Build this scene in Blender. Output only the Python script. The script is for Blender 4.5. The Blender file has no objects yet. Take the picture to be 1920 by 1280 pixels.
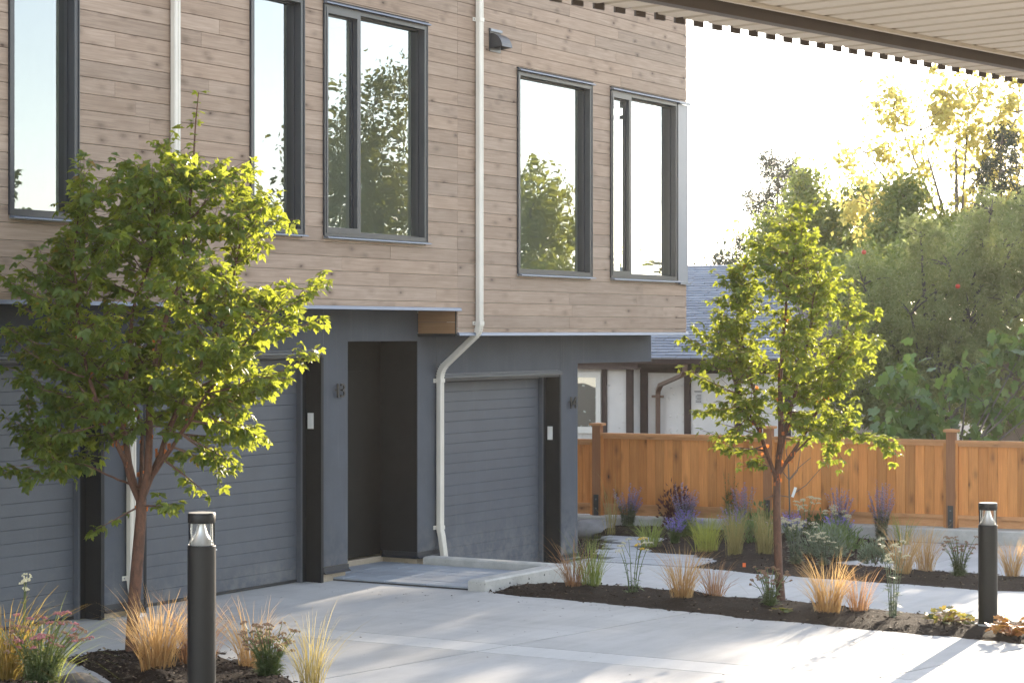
import bpy, bmesh, math, random
import numpy as np
from mathutils import Vector, Matrix, Euler
from mathutils import noise as mnoise
random.seed(7); rng = np.random.default_rng(7)
R = math.radians
sc = bpy.context.scene
col = sc.collection

# ------------------------------------------------------------------ camera
cam_d = bpy.data.cameras.new("camera"); cam = bpy.data.objects.new("camera", cam_d); col.objects.link(cam)
cam.location = (0, 0, 2.70)
cam.rotation_euler = (R(90), 0, R(30.8596 - 90))
cam_d.sensor_width = 36.0; cam_d.lens = 75.94
cam_d.shift_y = -18.0 / 1920.0
cam_d.clip_start = 0.1; cam_d.clip_end = 3000
cam_d.dof.use_dof = True; cam_d.dof.focus_distance = 21.5; cam_d.dof.aperture_fstop = 11
sc.camera = cam
RIGHT = Vector((0.51294, -0.85843, 0)); FWD = Vector((0.85843, 0.51294, 0)); UP = Vector((0, 0, 1))

# ------------------------------------------------------------------ light
SUN_EL, SUN_AZ = 13.5, 7.2          # azimuth measured from +X towards +Y
world = bpy.data.worlds.new("World"); sc.world = world; world.use_nodes = True
nt = world.node_tree; bg = nt.nodes["Background"]
sky = nt.nodes.new("ShaderNodeTexSky"); sky.sky_type = 'NISHITA'; sky.sun_disc = False
sky.sun_elevation = R(SUN_EL); sky.sun_rotation = R(90 - SUN_AZ)
sky.air_density = 1.0; sky.dust_density = 0.4; sky.ozone_density = 1.0
hs = nt.nodes.new("ShaderNodeHueSaturation"); hs.inputs["Saturation"].default_value = 0.55     # sky colour muted for a whiter, more neutral light
nt.links.new(sky.outputs[0], hs.inputs["Color"]); nt.links.new(hs.outputs[0], bg.inputs[0]); bg.inputs[1].default_value = 0.15
sd = bpy.data.lights.new("sun", 'SUN'); sd.energy = 3.2; sd.angle = R(0.55); sd.color = (1.0, 0.86, 0.66)
so = bpy.data.objects.new("sun", sd); col.objects.link(so)
sdir = Vector((math.cos(R(SUN_EL)) * math.cos(R(SUN_AZ)), math.cos(R(SUN_EL)) * math.sin(R(SUN_AZ)), math.sin(R(SUN_EL))))
so.rotation_euler = sdir.to_track_quat('Z', 'Y').to_euler(); so.location = (30, 20, 40)
sc.view_settings.view_transform = 'Standard'; sc.view_settings.look = 'None'
sc.view_settings.exposure = 2.25; sc.view_settings.gamma = 1.0
sc.view_settings.use_curve_mapping = False
sc.view_settings.use_white_balance = True; sc.view_settings.white_balance_temperature = 6500; sc.view_settings.white_balance_tint = 11.5
sc.cycles.max_bounces = 8; sc.cycles.transparent_max_bounces = 12
sc.cycles.use_denoising = True; sc.render.filter_size = 1.1
sc.cycles.caustics_reflective = False; sc.cycles.caustics_refractive = False

# ------------------------------------------------------------------ materials
def mat(name):
    m = bpy.data.materials.new(name); m.use_nodes = True
    t = m.node_tree; return m, t, t.nodes["Principled BSDF"]
def nd(t, typ, **kw):
    n = t.nodes.new(typ)
    for k, v in kw.items(): setattr(n, k, v)
    return n
def lk(t, a, b): t.links.new(a, b)
def mathn(t, op, a, b=None, clamp=False):
    n = nd(t, "ShaderNodeMath", operation=op); n.use_clamp = clamp
    for i, v in enumerate((a, b)):
        if v is None: continue
        if isinstance(v, (int, float)): n.inputs[i].default_value = v
        else: lk(t, v, n.inputs[i])
    return n.outputs[0]
def mixc(t, fac, a, b, blend='MIX'):
    n = nd(t, "ShaderNodeMix", data_type='RGBA', blend_type=blend)
    if isinstance(fac, (int, float)): n.inputs[0].default_value = fac
    else: lk(t, fac, n.inputs[0])
    for i, v in ((6, a), (7, b)):
        if isinstance(v, tuple): n.inputs[i].default_value = (*v, 1) if len(v) == 3 else v
        else: lk(t, v, n.inputs[i])
    return n.outputs[2]
def ramp(t, fac, stops):
    n = nd(t, "ShaderNodeValToRGB"); e = n.color_ramp.elements
    while len(e) < len(stops): e.new(0.5)
    for k, (p, c) in enumerate(stops):
        e[k].position = p; e[k].color = (*c, 1) if len(c) == 3 else c
    lk(t, fac, n.inputs[0]); return n.outputs[0]
def noise(t, vec, scale, detail=4, rough=0.55, dist=0.0):
    n = nd(t, "ShaderNodeTexNoise"); n.inputs["Scale"].default_value = scale
    n.inputs["Detail"].default_value = detail; n.inputs["Roughness"].default_value = rough
    n.inputs["Distortion"].default_value = dist
    if vec is not None: lk(t, vec, n.inputs["Vector"])
    return n.outputs["Fac"]
def mapping(t, vec, scale=(1, 1, 1), loc=(0, 0, 0)):
    n = nd(t, "ShaderNodeMapping"); n.inputs["Scale"].default_value = scale; n.inputs["Location"].default_value = loc
    lk(t, vec, n.inputs["Vector"]); return n.outputs[0]
def pos(t): return nd(t, "ShaderNodeNewGeometry").outputs["Position"]
def orand(t): return nd(t, "ShaderNodeObjectInfo").outputs["Random"]
def bump(t, b, h, strength=0.3, dist=0.01):
    n = nd(t, "ShaderNodeBump"); n.inputs["Strength"].default_value = strength; n.inputs["Distance"].default_value = dist
    lk(t, h, n.inputs["Height"]); lk(t, n.outputs[0], b.inputs["Normal"])

def plain(name, c, rough=0.6, metal=0.0, spec=0.5, var=0.10, nscale=8.0, bmp=0.0, dirt=0.0):
    m, t, b = mat(name)
    p = pos(t); f = noise(t, p, nscale, 5)
    lo = tuple(x * (1 - var) for x in c); hi = tuple(min(1, x * (1 + var)) for x in c)
    cc = ramp(t, f, [(0.3, lo), (0.7, hi)])
    if dirt:                                          # dust splashed up from the paving, and faint run marks
        sp = nd(t, "ShaderNodeSeparateXYZ"); lk(t, p, sp.inputs[0])
        hgt = ramp(t, sp.outputs[2], [(0.0, (1, 1, 1)), (0.30, (0.25, 0.25, 0.25)), (0.75, (0, 0, 0))])
        dn = ramp(t, noise(t, p, 7, 6, 0.7), [(0.40, (0, 0, 0)), (0.68, (1, 1, 1))])
        cc = mixc(t, mathn(t, 'MULTIPLY', mathn(t, 'MULTIPLY', hgt, dn), dirt), cc, (0.26, 0.245, 0.225))
        rn = ramp(t, noise(t, mapping(t, p, (9, 9, 0.5)), 1.6, 4, 0.6), [(0.56, (0, 0, 0)), (0.75, (1, 1, 1))])
        cc = mixc(t, mathn(t, 'MULTIPLY', rn, dirt * 0.22), cc, (0.20, 0.195, 0.19))
    lk(t, cc, b.inputs["Base Color"])
    b.inputs["Roughness"].default_value = rough; b.inputs["Metallic"].default_value = metal
    b.inputs["Specular IOR Level"].default_value = spec
    if bmp: bump(t, b, noise(t, p, nscale * 14, 3), bmp, 0.004)
    return m

def wood(name, axis, light, dark, knotc, var=0.16, hue=None, knots=1.0, rough=0.7, streaks=0.0):
    """axis: direction of the grain: 'x','y' or 'z' in world space."""
    m, t, b = mat(name)
    g = pos(t); r = orand(t)
    off = nd(t, "ShaderNodeCombineXYZ")
    lk(t, mathn(t, 'MULTIPLY', r, 37.0), off.inputs[0]); lk(t, mathn(t, 'MULTIPLY', r, 91.0), off.inputs[1]); lk(t, mathn(t, 'MULTIPLY', r, 53.0), off.inputs[2])
    v = nd(t, "ShaderNodeVectorMath", operation='ADD'); lk(t, g, v.inputs[0]); lk(t, off.outputs[0], v.inputs[1]); v = v.outputs[0]
    gs = {'x': (1.2, 30, 30), 'y': (30, 1.2, 30), 'z': (30, 30, 1.2)}[axis]
    ks = {'x': (3.6, 7.5, 7.5), 'y': (7.5, 3.6, 7.5), 'z': (7.0, 7.0, 2.8)}[axis]
    grain = noise(t, mapping(t, v, gs), 1.6, 6, 0.6, 0.6)
    fine = noise(t, mapping(t, v, tuple(s * 3 for s in gs)), 1.8, 3, 0.5)
    blot = noise(t, mapping(t, v, tuple(s * 0.9 for s in ks)), 0.8, 3, 0.5)
    vor = nd(t, "ShaderNodeTexVoronoi"); vor.inputs["Scale"].default_value = 1.0
    wob = nd(t, "ShaderNodeVectorMath", operation='ADD'); lk(t, mapping(t, v, ks), wob.inputs[0])
    nz = nd(t, "ShaderNodeTexNoise"); nz.inputs["Scale"].default_value = 9.0; lk(t, v, nz.inputs["Vector"])
    sc_ = nd(t, "ShaderNodeVectorMath", operation='SCALE'); lk(t, nz.outputs["Color"], sc_.inputs[0]); sc_.inputs["Scale"].default_value = 0.16
    lk(t, sc_.outputs[0], wob.inputs[1]); lk(t, wob.outputs[0], vor.inputs["Vector"])
    sel = nd(t, "ShaderNodeSeparateColor"); lk(t, vor.outputs["Color"], sel.inputs[0])
    on = mathn(t, 'GREATER_THAN', sel.outputs[0], 0.42)
    kd = ramp(t, vor.outputs["Distance"], [(0.05, (1, 1, 1)), (0.10, (0.50, 0.50, 0.50)), (0.22, (0.22, 0.22, 0.22)), (0.40, (0, 0, 0))])
    kn = mathn(t, 'MULTIPLY', kd, on)
    base = mixc(t, ramp(t, grain, [(0.22, (0, 0, 0)), (0.80, (1, 1, 1))]), light, dark)
    base = mixc(t, mathn(t, 'MULTIPLY', ramp(t, blot, [(0.45, (0, 0, 0)), (0.75, (1, 1, 1))]), 0.45), base, dark)
    base = mixc(t, mathn(t, 'MULTIPLY', kn, 0.95 * knots, True), base, knotc)
    br = mathn(t, 'MULTIPLY_ADD', r, 2 * var); br.node.inputs[2].default_value = 1 - var
    fl = mathn(t, 'MULTIPLY_ADD', fine, 0.25); fl.node.inputs[2].default_value = 0.875
    br = mathn(t, 'MULTIPLY', br, fl)
    sc2 = nd(t, "ShaderNodeVectorMath", operation='SCALE'); lk(t, base, sc2.inputs[0]); lk(t, br, sc2.inputs["Scale"])
    out = sc2.outputs[0]
    if hue: out = mixc(t, mathn(t, 'MULTIPLY', mathn(t, 'FRACT', mathn(t, 'MULTIPLY', r, 7.31)), 0.5), out, hue, 'MULTIPLY')
    lk(t, out, b.inputs["Base Color"]); b.inputs["Roughness"].default_value = rough; b.inputs["Specular IOR Level"].default_value = 0.25
    bump(t, b, grain, 0.25, 0.004)
    return m

def leafmat(name, ramps, trans, tfac=0.45, rough=0.45, spec=0.4):
    m, t, b = mat(name)
    isl = nd(t, "ShaderNodeNewGeometry").outputs["Random Per Island"]
    r = mathn(t, 'FRACT', mathn(t, 'ADD', isl, orand(t)))
    c = ramp(t, r, ramps)
    p = pos(t)
    f = noise(t, p, 25, 2)
    c = mixc(t, mathn(t, 'MULTIPLY', f, 0.35), c, (0.02, 0.04, 0.01), 'MULTIPLY') if False else c
    lk(t, c, b.inputs["Base Color"]); b.inputs["Roughness"].default_value = rough; b.inputs["Specular IOR Level"].default_value = spec
    tr = nd(t, "ShaderNodeBsdfTranslucent")
    tc = mixc(t, 0.2, trans, c)
    lk(t, tc, tr.inputs[0])
    mx = nd(t, "ShaderNodeMixShader"); mx.inputs[0].default_value = tfac
    lk(t, b.outputs[0], mx.inputs[1]); lk(t, tr.outputs[0], mx.inputs[2])
    lk(t, mx.outputs[0], t.nodes["Material Output"].inputs[0])
    return m

def concrete(name, c, var=0.10, stain=0.5, rough=0.75):
    m, t, b = mat(name); p = pos(t)
    big = noise(t, p, 0.7, 5, 0.6); streak = noise(t, mapping(t, p, (0.5, 3.0, 1)), 2.2, 5, 0.65, 0.4); fine = noise(t, p, 60, 4, 0.6)
    lo = tuple(x * (1 - var) for x in c); hi = tuple(x * (1 + var * 0.6) for x in c)
    base = ramp(t, mathn(t, 'ADD', mathn(t, 'MULTIPLY', big, 0.6), mathn(t, 'MULTIPLY', streak, 0.4)), [(0.35, lo), (0.62, hi)])
    base = mixc(t, mathn(t, 'MULTIPLY', ramp(t, fine, [(0.3, (1, 1, 1)), (0.55, (0, 0, 0))]), 0.12), base, (0.2, 0.19, 0.18))
    vor = nd(t, "ShaderNodeTexVoronoi"); vor.inputs["Scale"].default_value = 1.7; lk(t, p, vor.inputs["Vector"])
    sp = ramp(t, vor.outputs["Distance"], [(0.012, (1, 1, 1)), (0.022, (0, 0, 0))])
    base = mixc(t, mathn(t, 'MULTIPLY', sp, stain), base, (0.06, 0.055, 0.05))
    blot = ramp(t, noise(t, p, 1.9, 5, 0.7, 0.7), [(0.52, (0, 0, 0)), (0.72, (1, 1, 1))])
    base = mixc(t, mathn(t, 'MULTIPLY', blot, 0.22 * stain), base, (0.22, 0.20, 0.18))
    tyre = ramp(t, noise(t, mapping(t, p, (3.2, 0.25, 1), (0.4, 0, 0)), 1.3, 4, 0.6, 0.35), [(0.55, (0, 0, 0)), (0.70, (1, 1, 1))])
    base = mixc(t, mathn(t, 'MULTIPLY', tyre, 0.20 * stain), base, (0.20, 0.195, 0.19))
    r = orand(t); br = mathn(t, 'MULTIPLY_ADD', r, 0.14); br.node.inputs[2].default_value = 0.93
    s = nd(t, "ShaderNodeVectorMath", operation='SCALE'); lk(t, base, s.inputs[0]); lk(t, br, s.inputs["Scale"])
    lk(t, s.outputs[0], b.inputs["Base Color"]); b.inputs["Roughness"].default_value = rough
    b.inputs["Specular IOR Level"].default_value = 0.35
    bump(t, b, mathn(t, 'ADD', fine, mathn(t, 'MULTIPLY', streak, 1.5)), 0.12, 0.004)
    return m

def cast_concrete(name, c):
    m, t, b = mat(name); p = pos(t)
    f = noise(t, p, 5, 6, 0.65); pit = noise(t, p, 45, 3, 0.6)
    base = ramp(t, f, [(0.3, tuple(x * 0.72 for x in c)), (0.65, c)])
    base = mixc(t, ramp(t, pit, [(0.28, (1, 1, 1)), (0.36, (0, 0, 0))]), base, tuple(x * 0.45 for x in c))
    lk(t, base, b.inputs["Base Color"]); b.inputs["Roughness"].default_value = 0.85
    bump(t, b, pit, 0.35, 0.006); return m

def mulchmat():
    m, t, b = mat("mulch"); p = pos(t)
    f = noise(t, p, 38, 6, 0.75, 0.8); g = noise(t, p, 2.0, 4)
    chips = noise(t, mapping(t, p, (30, 90, 60)), 1.0, 3, 0.6, 1.2)
    base = ramp(t, f, [(0.3, (0.012, 0.008, 0.006)), (0.55, (0.04, 0.025, 0.017)), (0.75, (0.095, 0.06, 0.04))])
    base = mixc(t, ramp(t, chips, [(0.66, (0, 0, 0)), (0.74, (0.75, 0.75, 0.75))]), base, (0.20, 0.14, 0.10))
    base = mixc(t, mathn(t, 'MULTIPLY', g, 0.4), base, (0.03, 0.02, 0.015))
    lk(t, base, b.inputs["Base Color"]); b.inputs["Roughness"].default_value = 0.95; b.inputs["Specular IOR Level"].default_value = 0.15
    bump(t, b, mathn(t, 'ADD', f, chips), 0.9, 0.03); return m

def glassmat(name, tint, boost):
    m, t, b = mat(name)
    t.nodes.remove(b)
    gl = nd(t, "ShaderNodeBsdfGlossy"); gl.inputs["Roughness"].default_value = 0.0; gl.inputs[0].default_value = (0.78, 0.82, 0.86, 1)
    w = noise(t, pos(t), 0.9, 2); bn = nd(t, "ShaderNodeBump"); bn.inputs["Strength"].default_value = 0.05; bn.inputs["Distance"].default_value = 0.05
    lk(t, w, bn.inputs["Height"]); lk(t, bn.outputs[0], gl.inputs["Normal"])
    tp = nd(t, "ShaderNodeBsdfTransparent"); tp.inputs[0].default_value = (*tint, 1)
    fr = nd(t, "ShaderNodeFresnel"); fr.inputs[0].default_value = 1.55
    k = mathn(t, 'MULTIPLY_ADD', fr.outputs[0], boost, True); k.node.inputs[2].default_value = 0.10
    mx = nd(t, "ShaderNodeMixShader"); lk(t, k, mx.inputs[0]); lk(t, tp.outputs[0], mx.inputs[1]); lk(t, gl.outputs[0], mx.inputs[2])
    lk(t, mx.outputs[0], t.nodes["Material Output"].inputs[0]); return m

M = {}
M['siding'] = wood("siding_wood", 'x', (0.405, 0.310, 0.245), (0.225, 0.160, 0.120), (0.055, 0.030, 0.020), var=0.11, hue=(1.0, 0.93, 0.86))
M['return_wood'] = wood("return_wood", 'y', (0.36, 0.21, 0.11), (0.24, 0.13, 0.065), (0.10, 0.05, 0.03), var=0.08)
M['cedar'] = wood("cedar_boards", 'z', (0.66, 0.295, 0.092), (0.43, 0.165, 0.05), (0.07, 0.026, 0.014), var=0.27, hue=(1.0, 0.86, 0.70), knots=1.15)
M['cedar_h'] = wood("cedar_rails", 'y', (0.56, 0.29, 0.13), (0.42, 0.19, 0.08), (0.12, 0.05, 0.03), var=0.12)
M['cedar_post'] = wood("cedar_posts", 'z', (0.33, 0.155, 0.075), (0.22, 0.095, 0.045), (0.08, 0.04, 0.02), var=0.08)
M['stucco'] = plain("charcoal_stucco", (0.056, 0.064, 0.081), 0.75, var=0.14, nscale=2.2, bmp=0.5, dirt=0.5)
M['door'] = plain("garage_door_paint", (0.071, 0.080, 0.099), 0.48, var=0.08, nscale=3, bmp=0.5, dirt=0.45)
M['dark'] = plain("dark_trim", (0.013, 0.014, 0.0165), 0.55, spec=0.25, var=0.15, nscale=6)
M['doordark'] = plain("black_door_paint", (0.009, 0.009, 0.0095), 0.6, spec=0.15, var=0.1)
M['frame'] = plain("window_frame_metal", (0.026, 0.028, 0.034), 0.4, spec=0.45, var=0.06)
M['flash'] = plain("flashing_metal", (0.12, 0.135, 0.17), 0.35, metal=0.3, var=0.06)
M['soffit'] = plain("soffit_board", (0.05, 0.05, 0.05), 0.8)
M['cornerpanel'] = plain("corner_panel_metal", (0.20, 0.21, 0.235), 0.45, var=0.05)
M['cream'] = plain("cream_downspout_paint", (0.60, 0.56, 0.50), 0.42, var=0.07, nscale=3, dirt=0.5)
M['white'] = plain("white_plastic", (0.75, 0.74, 0.71), 0.5, var=0.04)
M['bronze'] = plain("bronze_digits", (0.045, 0.04, 0.035), 0.45, metal=0.3)
M['slab'] = concrete("broom_concrete", (0.43, 0.42, 0.412), 0.16, 0.75)
M['slab_band'] = concrete("pale_band_concrete", (0.52, 0.51, 0.50), 0.10, 0.6)
M['joint'] = plain("joint_dirt", (0.045, 0.042, 0.04), 0.9)
M['cast'] = cast_concrete("cast_concrete", (0.50, 0.485, 0.46))
M['found'] = cast_concrete("raw_foundation", (0.40, 0.33, 0.25))
M['paver'] = concrete("grey_paver", (0.30, 0.325, 0.365), 0.12, 0.2)
M['paver_pale'] = concrete("pale_paver", (0.36, 0.365, 0.38), 0.10, 0.2)
M['mulch'] = mulchmat()
M['chip'] = leafmat("bark_chip", [(0, (0.012, 0.008, 0.006)), (0.6, (0.05, 0.03, 0.02)), (0.93, (0.11, 0.07, 0.045)), (1, (0.25, 0.18, 0.12))], (0, 0, 0), 0.0, 0.9)
M['soil'] = plain("dry_soil", (0.12, 0.10, 0.07), 0.95, var=0.35, nscale=1.5, bmp=0.4)
M['black'] = plain("bollard_black", (0.010, 0.009, 0.0085), 0.45, var=0.08, spec=0.3)
M['bracket'] = plain("black_steel", (0.02, 0.02, 0.022), 0.5)
M['chrome'] = plain("spun_aluminium", (0.88, 0.87, 0.85), 0.33, metal=0.75, var=0.03)
M['captop'] = plain("bollard_cap_top", (0.50, 0.45, 0.38), 0.45, var=0.1)
M['glass'] = glassmat("window_glass", (0.80, 0.90, 0.86), 2.6)
M['lens'] = glassmat("lens_glass", (0.96, 0.95, 0.93), 1.0)
M['interior'] = plain("interior_paint", (0.78, 0.79, 0.74), 0.9, var=0.02)
M['stuccowhite'] = plain("white_stucco", (0.70, 0.685, 0.68), 0.9, var=0.07, nscale=2.5, bmp=0.6)
M['timber'] = plain("brown_timber", (0.050, 0.030, 0.028), 0.7, var=0.2, nscale=9)
M['timberlight'] = plain("purple_brown_fascia", (0.105, 0.075, 0.080), 0.6, var=0.1)
M['gutter'] = plain("brown_gutter", (0.12, 0.065, 0.045), 0.5, var=0.1)
M['shed'] = plain("beige_wall", (0.33, 0.27, 0.22), 0.9, var=0.08)
M['deck'] = plain("canopy_deck_paint", (0.62, 0.54, 0.43), 0.55, var=0.05, nscale=2)
M['beam'] = plain("canopy_beam_paint", (0.10, 0.078, 0.062), 0.5, var=0.1)
M['rock'] = cast_concrete("granite_boulder", (0.26, 0.25, 0.25)); M['darkrock'] = cast_concrete("dark_rough_stone", (0.085, 0.075, 0.068))
def shinglemat():
    m, t, b = mat("roof_shingles"); p = pos(t)
    f = noise(t, mapping(t, p, (3, 2.2, 3)), 3, 5, 0.7); g = noise(t, p, 50, 3)
    moss = noise(t, p, 6, 5, 0.7)
    isl = nd(t, "ShaderNodeNewGeometry").outputs["Random Per Island"]
    base = ramp(t, isl, [(0.0, (0.20, 0.22, 0.27)), (1.0, (0.32, 0.345, 0.40))])
    base = mixc(t, mathn(t, 'MULTIPLY', f, 0.5), base, (0.20, 0.215, 0.255))
    base = mixc(t, ramp(t, moss, [(0.68, (0, 0, 0)), (0.72, (1, 1, 1))]), base, (0.03, 0.028, 0.025))
    lk(t, base, b.inputs["Base Color"]); b.inputs["Roughness"].default_value = 0.85; bump(t, b, g, 0.4, 0.005); return m
M['shingle'] = shinglemat()
def barkmat(name, a, b_, sc_=(14, 14, 3)):
    m, t, b = mat(name); p = pos(t)
    f = noise(t, mapping(t, p, sc_), 1.5, 6, 0.65, 0.8)
    lk(t, ramp(t, f, [(0.3, a), (0.7, b_)]), b.inputs["Base Color"]); b.inputs["Roughness"].default_value = 0.75
    bump(t, b, f, 0.6, 0.01); return m
M['maplebark'] = barkmat("paperbark", (0.05, 0.022, 0.014), (0.15, 0.065, 0.036), (16, 16, 7))
M['twig'] = barkmat("twig_bark", (0.09, 0.045, 0.03), (0.17, 0.09, 0.06))
M['greybark'] = barkmat("grey_bark", (0.06, 0.05, 0.045), (0.16, 0.14, 0.125))
M['peel'] = leafmat("bark_peel", [(0, (0.25, 0.08, 0.03)), (1, (0.35, 0.13, 0.05))], (0.9, 0.25, 0.05), 0.55)
M['maple'] = leafmat("maple_leaf", [(0.0, (0.030, 0.066, 0.020)), (0.5, (0.050, 0.098, 0.025)), (0.9, (0.085, 0.130, 0.030)), (0.985, (0.18, 0.16, 0.03)), (1.0, (0.30, 0.10, 0.03))], (0.52, 0.56, 0.05), 0.52)
M['apple'] = leafmat("apple_leaf", [(0.0, (0.055, 0.085, 0.040)), (0.55, (0.115, 0.15, 0.068)), (0.9, (0.20, 0.225, 0.11)), (1.0, (0.34, 0.34, 0.20))], (0.52, 0.55, 0.18), 0.5, 0.45)
M['yellowtree'] = leafmat("yellow_leaf", [(0.0, (0.20, 0.19, 0.05)), (0.6, (0.33, 0.28, 0.07)), (1.0, (0.24, 0.27, 0.08))], (0.80, 0.70, 0.20), 0.5)
M['limetree'] = leafmat("lime_leaf", [(0.0, (0.08, 0.12, 0.03)), (1.0, (0.20, 0.21, 0.045))], (0.55, 0.55, 0.08), 0.5)
M['greentree'] = leafmat("green_gold_leaf", [(0.0, (0.05, 0.085, 0.03)), (0.75, (0.10, 0.145, 0.045)), (1.0, (0.26, 0.24, 0.05))], (0.40, 0.46, 0.10), 0.42)
M['conifer'] = leafmat("conifer_needles", [(0.0, (0.030, 0.042, 0.030)), (1.0, (0.060, 0.075, 0.052))], (0.10, 0.12, 0.05), 0.15, 0.7)
M['darktree'] = leafmat("dark_leaf", [(0.0, (0.022, 0.040, 0.014)), (0.8, (0.05, 0.075, 0.022)), (1.0, (0.14, 0.13, 0.03))], (0.40, 0.38, 0.06), 0.35)
M['fig'] = leafmat("fig_leaf", [(0.0, (0.045, 0.095, 0.035)), (0.7, (0.080, 0.15, 0.05)), (1.0, (0.16, 0.22, 0.07))], (0.32, 0.42, 0.05), 0.35, 0.4)
def grassm(name, a, b_, tr): return leafmat(name, [(0.0, tuple(x * 0.6 for x in a)), (0.4, a), (0.9, b_), (1.0, tuple(min(0.6, x * 1.3 + 0.05) for x in b_))], tr, 0.45, 0.5)
M['g_orange'] = grassm("orange_sedge", (0.27, 0.14, 0.055), (0.48, 0.31, 0.135), (0.85, 0.57, 0.25))
M['g_red'] = grassm("russet_sedge", (0.20, 0.085, 0.045), (0.36, 0.20, 0.10), (0.62, 0.36, 0.17))
M['g_green'] = grassm("green_grass", (0.085, 0.13, 0.035), (0.19, 0.22, 0.06), (0.50, 0.55, 0.12))
M['g_lime'] = grassm("lime_grass", (0.15, 0.20, 0.04), (0.30, 0.30, 0.07), (0.65, 0.62, 0.12))
M['g_tan'] = grassm("tan_grass", (0.17, 0.15, 0.06), (0.30, 0.24, 0.10), (0.6, 0.5, 0.18))
M['g_gold'] = grassm("gold_grass", (0.32, 0.24, 0.075), (0.48, 0.37, 0.14), (0.8, 0.66, 0.3))
M['g_olive'] = grassm("olive_brown_sedge", (0.16, 0.12, 0.03), (0.28, 0.16, 0.04), (0.5, 0.36, 0.08))
M['y_leaf'] = grassm("yarrow_leaf", (0.07, 0.11, 0.045), (0.13, 0.17, 0.08), (0.35, 0.42, 0.12))
M['s_leaf'] = grassm("silver_leaf", (0.11, 0.15, 0.10), (0.22, 0.26, 0.19), (0.3, 0.35, 0.2))
M['gr_leaf'] = grassm("soft_green_leaf", (0.08, 0.13, 0.05), (0.14, 0.20, 0.08), (0.3, 0.4, 0.12))
M['burg'] = grassm("burgundy_leaf", (0.035, 0.018, 0.022), (0.07, 0.03, 0.03), (0.25, 0.06, 0.05))
M['dkleaf'] = grassm("dark_green_leaf", (0.025, 0.05, 0.02), (0.05, 0.08, 0.03), (0.2, 0.3, 0.06))
M['ger_g'] = leafmat("geranium_green", [(0.0, (0.06, 0.10, 0.025)), (0.55, (0.13, 0.16, 0.04)), (0.8, (0.30, 0.22, 0.05)), (1.0, (0.34, 0.13, 0.04))], (0.6, 0.5, 0.1), 0.4)
M['ger_o'] = leafmat("geranium_rust", [(0.0, (0.10, 0.10, 0.03)), (0.4, (0.30, 0.17, 0.06)), (1.0, (0.40, 0.15, 0.06))], (0.8, 0.42, 0.12), 0.4)
M['f_cream'] = plain("cream_florets", (0.58, 0.53, 0.36), 0.9, var=0.25, nscale=60)
M['f_yellow'] = plain("yellow_florets", (0.70, 0.46, 0.06), 0.9, var=0.25, nscale=60)
M['f_brown'] = plain("brown_florets", (0.25, 0.15, 0.09), 0.9, var=0.35, nscale=60)
M['f_pink'] = plain("pink_florets", (0.36, 0.14, 0.14), 0.9, var=0.35, nscale=30)
M['f_purple'] = grassm("violet_florets", (0.24, 0.18, 0.58), (0.38, 0.30, 0.74), (0.55, 0.42, 0.95))
M['f_lav'] = grassm("lavender_florets", (0.36, 0.29, 0.54), (0.52, 0.44, 0.68), (0.6, 0.5, 0.85))
M['red'] = plain("apple_skin", (0.50, 0.06, 0.03), 0.35)
M['orange_tape'] = plain("orange_tape", (0.85, 0.16, 0.03), 0.6)
M['paper'] = plain("paper_notice", (0.62, 0.62, 0.64), 0.8)
M['ink'] = plain("ink_lines", (0.07, 0.07, 0.08), 0.8)
M['hill'] = plain("wooded_hill", (0.07, 0.085, 0.06), 0.95, var=0.4, nscale=0.15)

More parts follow.
